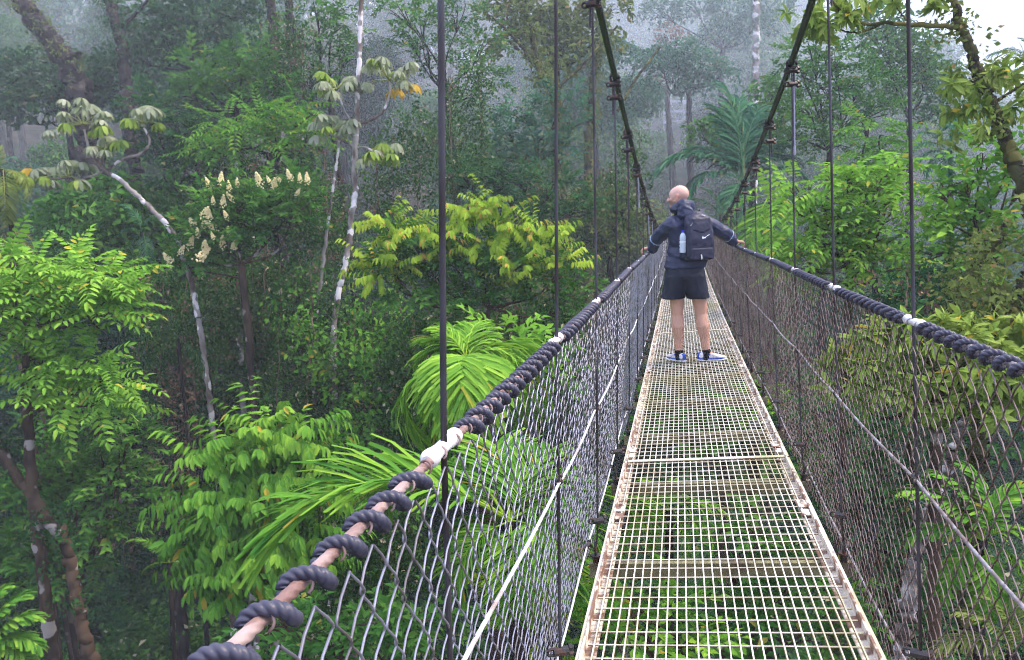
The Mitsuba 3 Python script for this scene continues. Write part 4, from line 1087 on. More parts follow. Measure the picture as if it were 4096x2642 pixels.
tree('feathery_shrub', 'lime green feathery shrub right of the man above the right rail', 'shrub', 13.0,
     [(1870, 440, 45, 30), (1850, 490, 50, 35), (1920, 470, 45, 30), (1990, 420, 45, 26), (2050, 400, 45, 26), (2090, 390, 35, 22), (2010, 460, 55, 30), (2080, 440, 45, 28), (1900, 540, 60, 35), (1980, 520, 60, 35), (2060, 500, 50, 32), (1850, 570, 50, 35), (1940, 590, 60, 35), (2030, 560, 55, 36), (2090, 560, 35, 35), (1880, 630, 50, 30), (2000, 630, 60, 32), (2080, 620, 45, 32)],
     'pinnate', 'lime', 17, seed=28, hexa=True, low=-0.2)
tree('leafy_shrub', 'bright leafy shrub filling the right edge above the rail', 'shrub', 11.5,
     [(2190, 460, 45, 32), (2250, 440, 50, 32), (2320, 430, 50, 32), (2380, 450, 50, 40), (2200, 520, 50, 36), (2270, 510, 60, 36), (2350, 520, 60, 38), (2180, 590, 45, 36), (2250, 590, 60, 36), (2330, 600, 60, 38), (2400, 590, 50, 50), (2290, 380, 40, 30), (2370, 360, 45, 35)],
     'broad', 'bright', 20, seed=29, hexa=True, size=1.0, low=-0.25)
mk = bare_trunk('mossy_branch_tree', 'mossy crooked tree with a long bare branch at the upper right', 9.5,
                [(2205, -70, 15), (2224, 0, 17), (2239, 57, 21), (2258, 98, 22), (2273, 151, 26), (2292, 200, 27), (2311, 242, 29), (2337, 306, 30), (2349, 341, 31), (2364, 378, 33), (2386, 432, 36), (2410, 520, 40)], 'bark_mossy', seed=73, moss=(36, 'olive', 40),
                limbs_q=[[(2241, 66, 13), (2210, 62, 11), (2178, 60, 12), (2122, 58, 11), (2065, 53, 9), (2020, 57, 8), (1970, 34, 7), (1944, 8, 5), (1930, -30, 4)], [(2065, 53, 6), (2000, 76, 5), (1950, 68, 4), (1900, 50, 3)], [(2311, 245, 10), (2350, 220, 7), (2388, 195, 5)], [(2295, 205, 8), (2260, 190, 6), (2230, 185, 4)], [(2122, 57, 5), (2100, 30, 4), (2080, 0, 3)]])
r_ = np.random.default_rng(74)
mm = crown_mesh(r_, q_lobes(9.5, [(1860, 65, 38, 24), (1900, 42, 40, 22), (1945, 62, 30, 18), (1970, 10, 50, 20), (2020, 25, 45, 18), (2085, 12, 50, 18), (2140, 10, 35, 18), (2250, 200, 35, 18), (2300, 180, 40, 20), (2360, 178, 45, 24), (2390, 200, 40, 26), (2250, 270, 35, 20), (2300, 262, 40, 22), (2350, 268, 45, 26), (2390, 280, 40, 30), (2270, 310, 40, 18)]), 'whorl', 'yellowgreen', 11, 0.72, True, 0.05, -0.2)
scene[f'{mk}__crown'] = leaf_ply(mm)
palm('palm', 'dark fan of palm fronds between the right edge shrub and the outer right cable', 15.0, (2215, 352), [(2135, 345), (2150, 310), (2200, 280), (2260, 270), (2300, 310), (2160, 410), (2210, 425), (2250, 415), (2140, 380), (2330, 270, 1)], 'blue', leaflet=0.36, seed=17, n=28)
palm('palm', 'hazy palm at the far right edge in bright mist', 26.0, (2400, 150), [(2330, 160), (2345, 115), (2380, 90), (2350, 200), (2430, 90), (2310, 130)], 'blue', leaflet=0.34, seed=18, n=28)
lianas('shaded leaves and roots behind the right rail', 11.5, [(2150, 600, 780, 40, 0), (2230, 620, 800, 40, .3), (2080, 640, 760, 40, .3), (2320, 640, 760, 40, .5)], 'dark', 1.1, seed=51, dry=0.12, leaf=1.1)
bare_trunk('broken_stump', 'mossy broken stump with a small bromeliad on top behind the right netting', 8.0, [(2328, 672, 30), (2330, 720, 34), (2326, 780, 44), (2300, 900, 46)], 'bark_mossy', seed=75, moss=(40, 'olive'), limbs_q=[[(2330, 790, 34), (2365, 720, 32), (2395, 640, 30)]], category='tree stump')
bk_ = key_of('bromeliad'); tag(bk_, 'small bright green bromeliad growing on the broken stump', 'plant')
pl, fl = [], []
for i in range(9):
    a = i * 2.4; e = 0.5 + 0.08 * i
    d = np.array([math.cos(a) * math.cos(e), math.sin(a) * math.cos(e), math.sin(e)])
    c = at(2329, 674, 8.0); s = nrm(np.cross(d, [0, 0, 1]))
    pts = np.array([c, c + d * 0.07, c + d * 0.13 + [0, 0, -0.01], c + d * 0.19 + [0, 0, -0.04]])
    wd = np.array([0.012, 0.014, 0.01, 0.002])[:, None]
    v = np.stack([pts + s * wd, pts - s * wd], 1).reshape(-1, 3)
    f = np.vstack([[[2 * j, 2 * j + 2, 2 * j + 1], [2 * j + 1, 2 * j + 2, 2 * j + 3]] for j in range(3)])
    scene[key_of(f'{bk_}__leaf')] = mikit.ply((v, f), 'leaf', color=np.tile(shade('lime', np.array([0.7]), np.array([0.9])), (len(v), 1)))
bare_trunk('mossy_limb', 'thick mossy limb slanting down right behind the rail at the right edge', 9.0, [(2180, 800, 26), (2235, 700, 26), (2290, 610, 24), (2340, 540, 20)][::-1], 'bark_mossy', seed=76, moss=(60, 'olive'))
tree('whorled_bush', 'yellow green bush with drooping whorled leaves behind the right netting', 'bush', 7.0,
     [(2060, 800, 60, 40), (2140, 790, 65, 40), (2230, 790, 65, 42), (2320, 800, 65, 45), (2400, 830, 60, 50), (2010, 850, 50, 40), (2100, 870, 70, 42), (2200, 870, 70, 42), (2300, 890, 70, 45), (2390, 920, 60, 50), (2050, 930, 60, 40), (2150, 950, 60, 40), (1960, 880, 40, 36), (2260, 960, 60, 40)],
     'whorl', 'yellowgreen', 19, seed=30, size=0.62, hexa=True, tone=0.0, low=-0.3)
bare_trunk('smooth_tree', 'smooth pale grey trunk slanting behind the right netting', 7.5, [(2262, 930, 20), (2245, 985, 24), (2222, 1060, 28), (2195, 1130, 34), (2160, 1230, 38), (2130, 1340, 42)], 'bark_pale', seed=77)
palm('palm', 'palm with broad fronds low behind the right netting', 6.0, (2290, 1260), [(2110, 1150), (2180, 1110), (2250, 1090), (2388, 1130), (2420, 1250), (2200, 1400), (2120, 1260), (2300, 1450), (2400, 1380)], 'bright', leaflet=0.36, seed=19, n=28, width=0.045)
palm('palm', 'dull olive palm at the bottom right corner behind the netting', 5.5, (2360, 1520), [(2230, 1430), (2290, 1390), (2380, 1390), (2180, 1520), (2280, 1600), (2440, 1450)], 'olive', leaflet=0.34, seed=20, n=28)
tree('understory_bush', 'dark leafy bush low behind the right netting', 'bush', 8.5, [(2000, 1050, 60, 50), (2060, 1130, 60, 50), (1980, 1180, 60, 60), (2050, 1260, 70, 60), (2120, 1010, 60, 50), (2320, 1050, 60, 50), (2080, 1400, 80, 60), (2180, 1480, 80, 60), (1930, 1000, 50, 60)], 'broad', 'dark', 20, seed=33, size=0.95)

# ---- below the deck, seen through the grating
palm('palm', 'bright palm crown seen through the deck grating', 7.6, (1560, 1190), [(1440, 1150), (1480, 1230), (1520, 1290), (1600, 1300), (1660, 1270), (1690, 1200), (1450, 1290), (1570, 1120), (1500, 1120), (1640, 1130)], 'lime', leaflet=0.40, seed=22, n=40, width=0.022)
tree('understory_bush', 'lime leafed bush below the near end of the deck grating', 'bush', 6.6, [(1470, 1430, 60, 50), (1550, 1460, 60, 45), (1440, 1520, 60, 50), (1530, 1540, 60, 50), (1600, 1500, 40, 40)], 'broad', 'bright', 26, seed=34, size=0.85, tone=0.15)
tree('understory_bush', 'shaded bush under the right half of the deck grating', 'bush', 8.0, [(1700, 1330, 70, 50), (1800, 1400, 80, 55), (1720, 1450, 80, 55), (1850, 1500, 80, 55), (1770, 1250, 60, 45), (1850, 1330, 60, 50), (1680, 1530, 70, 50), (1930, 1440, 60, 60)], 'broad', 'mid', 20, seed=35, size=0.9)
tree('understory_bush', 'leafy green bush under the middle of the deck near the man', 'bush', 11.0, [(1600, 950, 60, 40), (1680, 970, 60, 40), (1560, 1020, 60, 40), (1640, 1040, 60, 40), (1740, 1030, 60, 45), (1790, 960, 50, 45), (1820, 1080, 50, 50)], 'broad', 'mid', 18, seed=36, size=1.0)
tree('understory_bush', 'bush touching the right edge of the deck beyond the shoes', 'bush', 9.0, [(1755, 905, 16, 14), (1778, 945, 16, 14), (1740, 870, 14, 14)], 'broad', 'lime', 60, seed=37, size=0.5)

# ------------------------------------------------------------------ the man on the bridge, his backpack and bottle
material('skin', {'type': 'mesh_attribute', 'name': 'vertex_color'}, 0.5, spec=0.35)
material('navy_cloth', mikit.proc(lambda p, n, uv: MIX((0.016, 0.021, 0.055), (0.028, 0.036, 0.085), FBM(p.x * 9, p.y * 9, p.z * 9))), 0.48, spec=0.45, sheen=0.5,
         bump=mikit.proc(lambda p, n, uv: FBM(p.x * 17 + 2 * NOISE(p.z * 7, p.x * 4), p.y * 17, p.z * 21, 3), eps=2e-3), bump_scale=0.022)
material('navy_shorts', mikit.proc(lambda p, n, uv: MIX((0.007, 0.010, 0.022), (0.012, 0.016, 0.034), FBM(p.x * 9, p.y * 9, p.z * 9))), 0.6, spec=0.35,
         bump=mikit.proc(lambda p, n, uv: FBM(p.x * 20 + 2 * NOISE(p.z * 9, p.x * 5), p.y * 14, p.z * 9, 3), eps=2e-3), bump_scale=0.018)
material('pack_cloth', mikit.proc(lambda p, n, uv: MIX((0.012, 0.013, 0.035), (0.020, 0.022, 0.052), FBM(p.x * 12, p.y * 12, p.z * 12))), 0.5, spec=0.45,
         bump=mikit.proc(lambda p, n, uv: FBM(p.x * 22, p.y * 22, p.z * 16, 3), eps=2e-3), bump_scale=0.012)
material('black_knit', (0.010, 0.010, 0.014), 0.8, spec=0.2)
material('shoe_mesh', mikit.proc(lambda p, n, uv: MIX((0.70, 0.69, 0.72), (0.50, 0.47, 0.47), SS(0.45, 0.7, FBM(p.x * 40, p.y * 40, p.z * 40)))), 0.6)
material('shoe_blue', (0.02, 0.07, 0.42), 0.5)
material('sole_white', mikit.proc(lambda p, n, uv: MIX((0.72, 0.72, 0.74), (0.40, 0.38, 0.36), SS(0.5, 0.75, FBM(p.x * 30, p.y * 30, p.z * 30)))), 0.6)
material('white_print', (0.82, 0.82, 0.85), 0.5)
material('reflective_tape', (0.30, 0.38, 0.52), 0.35)
material('clear_plastic', (0.50, 0.58, 0.66), 0.12, spec=0.7)
material('blue_cap', (0.02, 0.04, 0.62), 0.35)
material('dark_mesh_pocket', (0.010, 0.016, 0.040), 0.45)
material('eye_dark', (0.02, 0.016, 0.014), 0.3)

M0 = np.array([0.0, 9.15, float(z_deck(0.05, 9.15)) + 0.004])


def ball(c, r, seg=20):
    r = np.broadcast_to(np.asarray(r, float), 3)
    return m3.Manifold.sphere(1.0, seg).scale([float(x) for x in r]).translate([float(x) for x in c])


def hull(*items):
    return m3.Manifold.batch_hull([ball(c, r) for c, r in items])


def chain(pts, radii):
    return sum((hull((a, ra), (b, rb)) for a, b, ra, rb in zip(pts[:-1], pts[1:], radii[:-1], radii[1:])), m3.Manifold())


def mesh_of(man, edge=0.012, smooth_n=8):
    man = man.refine_to_length(edge)
    m = man.to_mesh()
    t = trimesh.Trimesh(np.array(m.vert_properties[:, :3], float), np.array(m.tri_verts), process=True)
    if smooth_n:
        trimesh.smoothing.filter_taubin(t, lamb=0.5, nu=0.53, iterations=smooth_n)
    return t


def man_of(t):
    return m3.Manifold(m3.Mesh(np.asarray(t.vertices, np.float32), np.asarray(t.faces, np.uint32)))


def rotz(v, deg, c=(0, 0, 0)):
    a = math.radians(deg); v = np.asarray(v, float) - c
    R = np.array([[math.cos(a), -math.sin(a), 0], [math.sin(a), math.cos(a), 0], [0, 0, 1.0]])
    return v @ R.T + c


def to_world(t):
    t = t.copy() if hasattr(t, 'copy') else trimesh.Trimesh(*t, process=False)
    t.vertices = np.asarray(t.vertices) + M0
    return t


TW = 24.0                                   # the chest is turned to the left
CH = np.array([0.08, 0.05, 1.30])           # chest centre


def chest(x, y, z):
    return CH + rotz([x, y, z], TW)


# head in its own frame: face towards +y, then turned to the left
def head_points(v):
    return rotz(v, 74.0) + np.array([-0.012, 0.085, 1.705])


skull = hull(((0, -0.018, 0.028), (0.077, 0.094, 0.088)), ((0, 0.030, 0.012), (0.070, 0.066, 0.080)))
jaw = hull(((0, 0.042, -0.088), (0.034, 0.030, 0.024)), ((0.048, -0.005, -0.055), (0.018, 0.024, 0.03)), ((-0.048, -0.005, -0.055), (0.018, 0.024, 0.03)), ((0, 0.05, -0.02), (0.056, 0.044, 0.06)))
brow = hull(((0.032, 0.078, 0.014), (0.018, 0.012, 0.008)), ((-0.032, 0.078, 0.014), (0.018, 0.012, 0.008)))
nose = hull(((0, 0.088, 0.004), (0.008, 0.008, 0.010)), ((0, 0.117, -0.034), (0.010, 0.010, 0.009)), ((0.012, 0.094, -0.038), (0.009, 0.009, 0.008)), ((-0.012, 0.094, -0.038), (0.009, 0.009, 0.008)))
cheek = ball((0.042, 0.062, -0.025), (0.020, 0.022, 0.02)) + ball((-0.042, 0.062, -0.025), (0.020, 0.022, 0.02))
lips = hull(((0.018, 0.083, -0.062), (0.008, 0.008, 0.005)), ((0, 0.092, -0.060), (0.01, 0.008, 0.005)), ((-0.018, 0.083, -0.062), (0.008, 0.008, 0.005))) + hull(((0.015, 0.082, -0.072), (0.008, 0.008, 0.005)), ((0, 0.089, -0.072), (0.01, 0.008, 0.006)), ((-0.015, 0.082, -0.072), (0.008, 0.008, 0.005)))
chin = ball((0, 0.072, -0.100), (0.020, 0.018, 0.016))
head = skull + jaw + brow + nose + cheek + lips + chin
for s in (-1, 1):
    head = head - ball((s * 0.032, 0.098, -0.004), (0.017, 0.016, 0.010))
    ear = hull(((s * 0.080, -0.012, 0.012), (0.010, 0.018, 0.018)), ((s * 0.080, -0.004, -0.030), (0.009, 0.012, 0.014))) - ball((s * 0.094, -0.006, -0.002), (0.008, 0.012, 0.020))
    head = head + ear
ht = mesh_of(head, 0.007, 3)
ht.vertices = head_points(ht.vertices)
head = man_of(ht)

neck = chain([np.array([0.05, 0.05, 1.46]), np.array([0.035, 0.06, 1.56]), np.array([0.0, 0.075, 1.66])], [0.068, 0.060, 0.058])
SHL, SHR = chest(-0.185, 0, 0.145), chest(0.185, 0.0, 0.145)
ELL, ELR = np.array([-0.215, 0.10, 1.315]), np.array([0.440, 0.20, 1.315])
HZ = 0.010
WRL = np.array([-0.318, 0.235, float(z_rail(-1, 9.40)) - M0[2] + 0.062])
WRR = np.array([0.566, 0.300, float(z_rail(1, 9.47)) - M0[2] + 0.062])
HPL, HPR = np.array([-0.055, 0.02, 0.93]), np.array([0.125, 0.02, 0.93])
KNL, KNR = np.array([-0.052, 0.045, 0.50]), np.array([0.188, 0.045, 0.50])
ANL, ANR = np.array([-0.046, 0.01, 0.095]), np.array([0.238, 0.01, 0.095])
FDL, FDR = nrm(np.array([-0.17, 0.20, 0])), nrm(np.array([0.99, 0.08, 0]))


def leg(h, k, a, f):
    s = nrm(a - k); back = np.array([0, -1.0, 0])
    return (hull((h, (0.088, 0.095, 0.09)), (k + [0, 0, 0.06], 0.068)) + hull((k + [0, 0, 0.06], 0.068), (k - [0, 0.004, 0], 0.062)) + hull((k, 0.061), (k + s * 0.13 + back * 0.018, (0.067, 0.066, 0.075)))
            + hull((k + s * 0.13 + back * 0.018, (0.067, 0.066, 0.075)), (k + s * 0.26, 0.049)) + hull((k + s * 0.26, 0.049), (a, 0.037)) + hull((a, 0.036), (a - f * 0.03 - [0, 0, 0.06], 0.03), (a + f * 0.09 - [0, 0, 0.062], 0.026)))


def hand(w, fwd, out, side):
    """A hand closed over the rail: w wrist, fwd along the rail, out across it (away from the body)."""
    up = np.array([0, 0, 1.0])
    p0 = w + out * 0.035 - up * 0.008
    m = hull((w, 0.024), (p0 + fwd * 0.026, 0.014), (p0 - fwd * 0.026, 0.014)) + hull((p0 + fwd * 0.028, 0.013), (p0 - fwd * 0.028, 0.013), (p0 + out * 0.034 + fwd * 0.03 - up * 0.002, 0.0115), (p0 + out * 0.034 - fwd * 0.03 - up * 0.002, 0.0115))
    for i, L in enumerate((0.9, 1.0, 0.95, 0.78)):
        b = p0 + out * 0.034 + fwd * (0.030 - 0.020 * i)
        j1 = b + (out * 0.022 - up * 0.024) * L; j2 = j1 + (-out * 0.002 - up * 0.026) * L; j3 = j2 + (-out * 0.018 - up * 0.012) * L
        m = m + chain([b, j1, j2, j3], [0.0098, 0.0092, 0.0086, 0.0074])
    t0 = w + fwd * 0.022 + out * 0.012 - up * 0.006
    m = m + chain([t0, t0 + fwd * 0.030 - up * 0.016, t0 + fwd * 0.036 + out * 0.006 - up * 0.042, t0 + fwd * 0.026 + out * 0.02 - up * 0.058], [0.0125, 0.0105, 0.0095, 0.008])
    return m


body = hull((chest(-0.10, 0, 0.10), (0.08, 0.085, 0.09)), (chest(0.10, 0, 0.10), (0.08, 0.085, 0.09)), (chest(0, 0, -0.12), (0.13, 0.09, 0.1)))
body = body + hull((chest(0, 0, -0.12), (0.13, 0.09, 0.1)), ((0.035, 0.03, 0.97), (0.15, 0.10, 0.09)))
body = body + leg(HPL, KNL, ANL, FDL) + leg(HPR, KNR, ANR, FDR) + chain([SHL, ELL, WRL], [0.055, 0.042, 0.027]) + chain([SHR, ELR, WRR], [0.055, 0.042, 0.027])
bt = mesh_of(body + neck, 0.014, 8)
hands = man_of(mesh_of(hand(WRL, np.array([0, 1.0, 0]), np.array([-1.0, 0, 0]), -1) + hand(WRR, np.array([0, 1.0, 0]), np.array([1.0, 0, 0]), 1), 0.004, 3))
full = (man_of(bt) + head + hands).to_mesh()
bv, bf = np.array(full.vert_properties[:, :3], float), np.array(full.tri_verts)
col = np.tile(np.array([0.56, 0.31, 0.22]), (len(bv), 1)) * (0.9 + 0.2 * meshkit.fbm(bv * 14, 3))[:, None]
hl = rotz(bv - np.array([-0.012, 0.085, 1.705]), -74.0)            # head coordinates: stubble on jaw, chin and lip; redder ears and nose
onhead = bv[:, 2] > 1.50
stub = onhead & (hl[:, 1] > -0.02) & (hl[:, 2] < -0.045 + 0.012 * (meshkit.noise(bv * 90) - 0.5))
lipm = onhead & (np.abs(hl[:, 2] + 0.066) < 0.009) & (hl[:, 1] > 0.078) & (np.abs(hl[:, 0]) < 0.026)
earm = onhead & (np.abs(hl[:, 0]) > 0.078)
col[onhead] = np.array([0.66, 0.40, 0.31]) * (0.93 + 0.14 * meshkit.fbm(bv[onhead] * 25, 3))[:, None]
col[stub] = col[stub] * [0.62, 0.60, 0.60]
col[lipm] = [0.50, 0.20, 0.17]
col[earm] = [0.62, 0.29, 0.22]
P_ = 'person'
scene[P_] = mikit.ply((bv + M0, bf), 'skin', smooth=True, color=col)
tag(P_, 'bald man in navy jacket and shorts standing with both hands on the rails, looking left', 'person')
for s in (-1, 1):
    c = head_points(np.array([[s * 0.032, 0.082, -0.004]]))[0] + M0
    put(f'{P_}__eye', mesh_of(ball(c, 0.0105), 0.006, 0), 'eye_dark', smooth=True)
    a, b = head_points(np.array([[s * 0.016, 0.094, 0.016], [s * 0.046, 0.082, 0.018]])) + M0
    put(f'{P_}__eyebrow', mesh_of(hull((a, (0.004, 0.004, 0.0035)), (b, (0.005, 0.004, 0.0035))), 0.01, 0), 'eye_dark', smooth=True)


def wrinkle(t, amp=0.006, f=(13, 13, 17), seed=3):
    n = t.vertex_normals
    w = meshkit.fbm(np.asarray(t.vertices) * f + seed, 3) - 0.5
    r = 1 - 2 * np.abs(meshkit.noise(np.asarray(t.vertices) * np.array(f) * 0.55 + [seed, 9, 4]) - 0.5)
    t.vertices = np.asarray(t.vertices) + n * (amp * (2 * w + 0.9 * (r ** 4)))[:, None]
    return t


# jacket with sleeves and a bunched hood
jk = hull((chest(-0.155, 0, 0.125), (0.075, 0.095, 0.075)), (chest(0.155, 0, 0.125), (0.075, 0.095, 0.075)), (chest(0, -0.01, -0.10), (0.205, 0.13, 0.10)), (chest(0, 0, 0.20), (0.09, 0.09, 0.05)))
jk = jk + hull((chest(0, -0.01, -0.10), (0.205, 0.13, 0.10)), ((0.039, 0.03, 0.985), (0.212, 0.142, 0.03)))
jk = jk + chain([SHL + [0.015, 0, -0.012], ELL], [0.082, 0.068]) + chain([ELL, ELL * 0.55 + WRL * 0.45, WRL + [0.028, -0.03, -0.014]], [0.068, 0.066, 0.047])
jk = jk + chain([SHR + [-0.015, 0, -0.012], ELR], [0.082, 0.068]) + chain([ELR, ELR * 0.55 + WRR * 0.45, WRR + [-0.028, -0.03, -0.010]], [0.068, 0.064, 0.047])
jk = jk - m3.Manifold.cube([2, 2, 0.5], True).translate([0, 0, 0.715])
jt = wrinkle(mesh_of(jk, 0.013, 10), 0.0085)
put(f'{P_}__jacket', to_world(jt), 'navy_cloth', smooth=True, label='navy rain jacket with a bunched hood and taped cuffs')
hd = hull(((-0.052, 0.105, 1.575), (0.040, 0.036, 0.036)), ((-0.045, 0.005, 1.585), (0.046, 0.046, 0.046))) + hull(((-0.045, 0.005, 1.585), (0.046, 0.046, 0.046)), ((0.045, -0.035, 1.622), (0.060, 0.050, 0.056))) \
    + hull(((0.045, -0.035, 1.622), (0.060, 0.050, 0.056)), ((0.105, 0.03, 1.600), (0.046, 0.056, 0.058))) + hull(((0.105, 0.03, 1.600), (0.046, 0.056, 0.058)), ((0.06, 0.125, 1.575), (0.036, 0.034, 0.036))) + hull(((0.045, -0.045, 1.60), (0.055, 0.05, 0.055)), ((0.06, -0.07, 1.52), (0.09, 0.045, 0.04)))
put(f'{P_}__jacket__hood', to_world(wrinkle(mesh_of(hd, 0.010, 6), 0.007, (22, 22, 26), 8)), 'navy_cloth', smooth=True)
for e, w in ((ELL, WRL), (ELR, WRR)):
    d = nrm(w - e); c = e + d * 0.075
    u = nrm(np.cross(d, [0, 0, 1])); v = np.cross(u, d)
    th = np.linspace(0, 2 * np.pi, 25)
    ring = c + (np.cos(th)[:, None] * u + np.sin(th)[:, None] * v) * 0.0665
    put(f'{P_}__jacket__reflective_band', to_world(trimesh.Trimesh(*tubes(ring, 0.0055, 6), process=False)), 'reflective_tape', smooth=True)

# shorts
sh = hull(((0.037, 0.028, 0.985), (0.190, 0.128, 0.03)), ((0.037, 0.022, 0.90), (0.205, 0.138, 0.05)))
sh = sh + hull(((-0.030, 0.022, 0.90), (0.136, 0.134, 0.05)), ((-0.094, 0.03, 0.672), (0.122, 0.122, 0.006))) + hull(((0.104, 0.022, 0.90), (0.136, 0.134, 0.05)), ((0.166, 0.03, 0.664), (0.114, 0.120, 0.006)))
st = wrinkle(mesh_of(sh, 0.013, 5), 0.006, (15, 15, 9), 5)
put(f'{P_}__shorts', to_world(st), 'navy_shorts', smooth=True)

# socks and running shoes
for a, f in ((ANL, FDL), (ANR, FDR)):
    sk = chain([a + [0, 0, 0.012], a - f * 0.012 - [0, 0, 0.05]], [0.043, 0.046])
    put(f'{P_}__sock', to_world(mesh_of(sk, 0.012, 4)), 'black_knit', smooth=True)
    side = np.array([f[1], -f[0], 0])
    heel = a - f * 0.055; heel[2] = 0
    pk = key_of(f'{P_}__shoe')
    def P(u, s, z):
        return heel + f * u + side * s + [0, 0, z]
    sole = hull((P(-0.012, 0, 0.018), (0.034, 0.034, 0.016)), (P(0.05, 0, 0.017), (0.034, 0.034, 0.015)), (P(0.11, 0, 0.016), (0.040, 0.040, 0.014))) + hull((P(0.11, 0, 0.016), (0.040, 0.040, 0.014)), (P(0.185, 0.004, 0.017), (0.046, 0.046, 0.014)), (P(0.235, 0.002, 0.021), (0.030, 0.030, 0.013)))
    scene[pk + '__sole'] = mikit.ply(to_world(mesh_of(sole, 0.012, 2)), 'sole_white', smooth=True)
    mid = hull((P(-0.012, 0, 0.033), (0.034, 0.034, 0.007)), (P(0.11, 0, 0.031), (0.0395, 0.0395, 0.006)), (P(0.19, 0.004, 0.031), (0.044, 0.044, 0.005)))
    scene[pk + '__midsole_stripe'] = mikit.ply(to_world(mesh_of(mid, 0.012, 1)), 'shoe_blue', smooth=True)
    upper = hull((P(-0.006, 0, 0.055), (0.033, 0.033, 0.03)), (P(-0.008, 0, 0.085), (0.026, 0.026, 0.012)), (P(0.075, 0, 0.085), (0.030, 0.030, 0.014)), (P(0.08, 0, 0.05), (0.036, 0.036, 0.02))) \
        + hull((P(0.075, 0, 0.085), (0.030, 0.030, 0.014)), (P(0.14, 0, 0.062), (0.034, 0.034, 0.016)), (P(0.10, 0, 0.045), (0.038, 0.038, 0.015)), (P(0.19, 0.004, 0.045), (0.041, 0.041, 0.014)), (P(0.232, 0.002, 0.038), (0.026, 0.026, 0.014)))
    scene[pk + '__upper'] = mikit.ply(to_world(mesh_of(upper, 0.009, 3)), 'shoe_mesh', smooth=True)
    cup = hull((P(-0.020, 0, 0.050), (0.0255, 0.0255, 0.018)), (P(-0.018, 0, 0.088), (0.022, 0.022, 0.011)))
    scene[pk + '__heel_cup'] = mikit.ply(to_world(mesh_of(cup, 0.010, 2)), 'shoe_blue', smooth=True)
    for s in (-1, 1):
        sw = [P(0.02, s * 0.0365, 0.046), P(0.05, s * 0.0385, 0.060), P(0.085, s * 0.037, 0.078)]
        put(f'{pk}__side_stripe', to_world(trimesh.Trimesh(*tubes(spline(sw, 10), 0.0055, 6), process=False)), 'shoe_blue', smooth=True)
    for u in (0.095, 0.115, 0.135, 0.155):
        z = 0.098 - (u - 0.075) * 0.45
        put(f'{pk}__lace', to_world(trimesh.Trimesh(*tubes(np.array([[P(u - 0.004, -0.026, z - 0.006), P(u, 0, z + 0.005), P(u + 0.004, 0.026, z - 0.006)]]), 0.0035, 6), process=False)), 'shoe_blue', smooth=True)

# backpack (local frame: x right, y out of the back towards the camera, z up), worn on the turned chest
def pack(v):
    v = np.atleast_2d(np.asarray(v, float))
    return CH + rotz(v * [1, -1, 1] + [0.025, -0.125, 0], TW)


def pk_mesh(items, edge=0.012, n=5):
    t = mesh_of(m3.Manifold.batch_hull([ball(c, r) for c, r in items]), edge, n)
    t.vertices = pack(t.vertices); t.invert()
    return t


BP = 'backpack'
tag(BP, "dark navy backpack with white tick emblem on the man's back", 'backpack')
main = [((sx * 0.095, yy, z), r) for sx in (-1, 1) for yy, z, r in ((0.03, 0.17, 0.04), (0.03, -0.20, 0.05), (0.10, -0.19, 0.05), (0.075, 0.12, 0.045), (0.105, -0.02, 0.045))] + [((0, 0.03, 0.215), (0.07, 0.05, 0.035))]
scene[f'{BP}__body'] = mikit.ply(to_world(wrinkle(pk_mesh(main), 0.004, (16, 16, 14), 2)), 'pack_cloth', smooth=True)
lid = [((sx * 0.078, 0.075, 0.165), (0.04, 0.05, 0.035)) for sx in (-1, 1)] + [((sx * 0.078, 0.095, 0.075), (0.045, 0.045, 0.02)) for sx in (-1, 1)] + [((0, 0.115, 0.055), (0.06, 0.04, 0.02)), ((0, 0.05, 0.205), (0.06, 0.05, 0.03))]
scene[f'{BP}__lid_pocket'] = mikit.ply(to_world(wrinkle(pk_mesh(lid, 0.010, 4), 0.003, (18, 18, 18), 4)), 'pack_cloth', smooth=True)
low = [((sx * 0.085, 0.125, -0.125), (0.045, 0.035, 0.015)) for sx in (-1, 1)] + [((sx * 0.08, 0.12, -0.215), (0.05, 0.045, 0.02)) for sx in (-1, 1)]
scene[f'{BP}__front_pocket'] = mikit.ply(to_world(wrinkle(pk_mesh(low, 0.010, 4), 0.003, (18, 18, 18), 6)), 'pack_cloth', smooth=True)
sp = [((-0.150, 0.02, -0.09), (0.02, 0.05, 0.02)), ((-0.150, 0.02, -0.20), (0.025, 0.055, 0.03)), ((-0.175, 0.03, -0.10), (0.012, 0.035, 0.02)), ((-0.175, 0.03, -0.20), (0.015, 0.04, 0.025))]
scene[f'{BP}__side_pocket'] = mikit.ply(to_world(pk_mesh(sp, 0.012, 3)), 'dark_mesh_pocket', smooth=True)
for s in (-1, 1):
    strap = [(s * 0.06, 0.01, 0.19), (s * 0.085, -0.03, 0.245), (s * 0.115, -0.10, 0.262), (s * 0.125, -0.19, 0.22), (s * 0.13, -0.245, 0.08), (s * 0.15, -0.20, -0.1), (s * 0.14, -0.05, -0.2)]
    c = spline(strap, 40)
    rib = []
    for dx in (-0.016, -0.005, 0.006, 0.017):
        rib.append(tubes(pack(c + [dx, 0, 0]), 0.0085, 6))
    put(f'{BP}__shoulder_strap', to_world(trimesh.Trimesh(*join(*rib), process=False)), 'pack_cloth', smooth=True)
grab = spline([(-0.03, 0.01, 0.215), (-0.02, 0.01, 0.245), (0.02, 0.01, 0.245), (0.03, 0.01, 0.215)], 14)
scene[f'{BP}__grab_handle'] = mikit.ply(to_world(trimesh.Trimesh(*tubes(pack(grab), 0.007, 6), process=False)), 'pack_cloth', smooth=True)
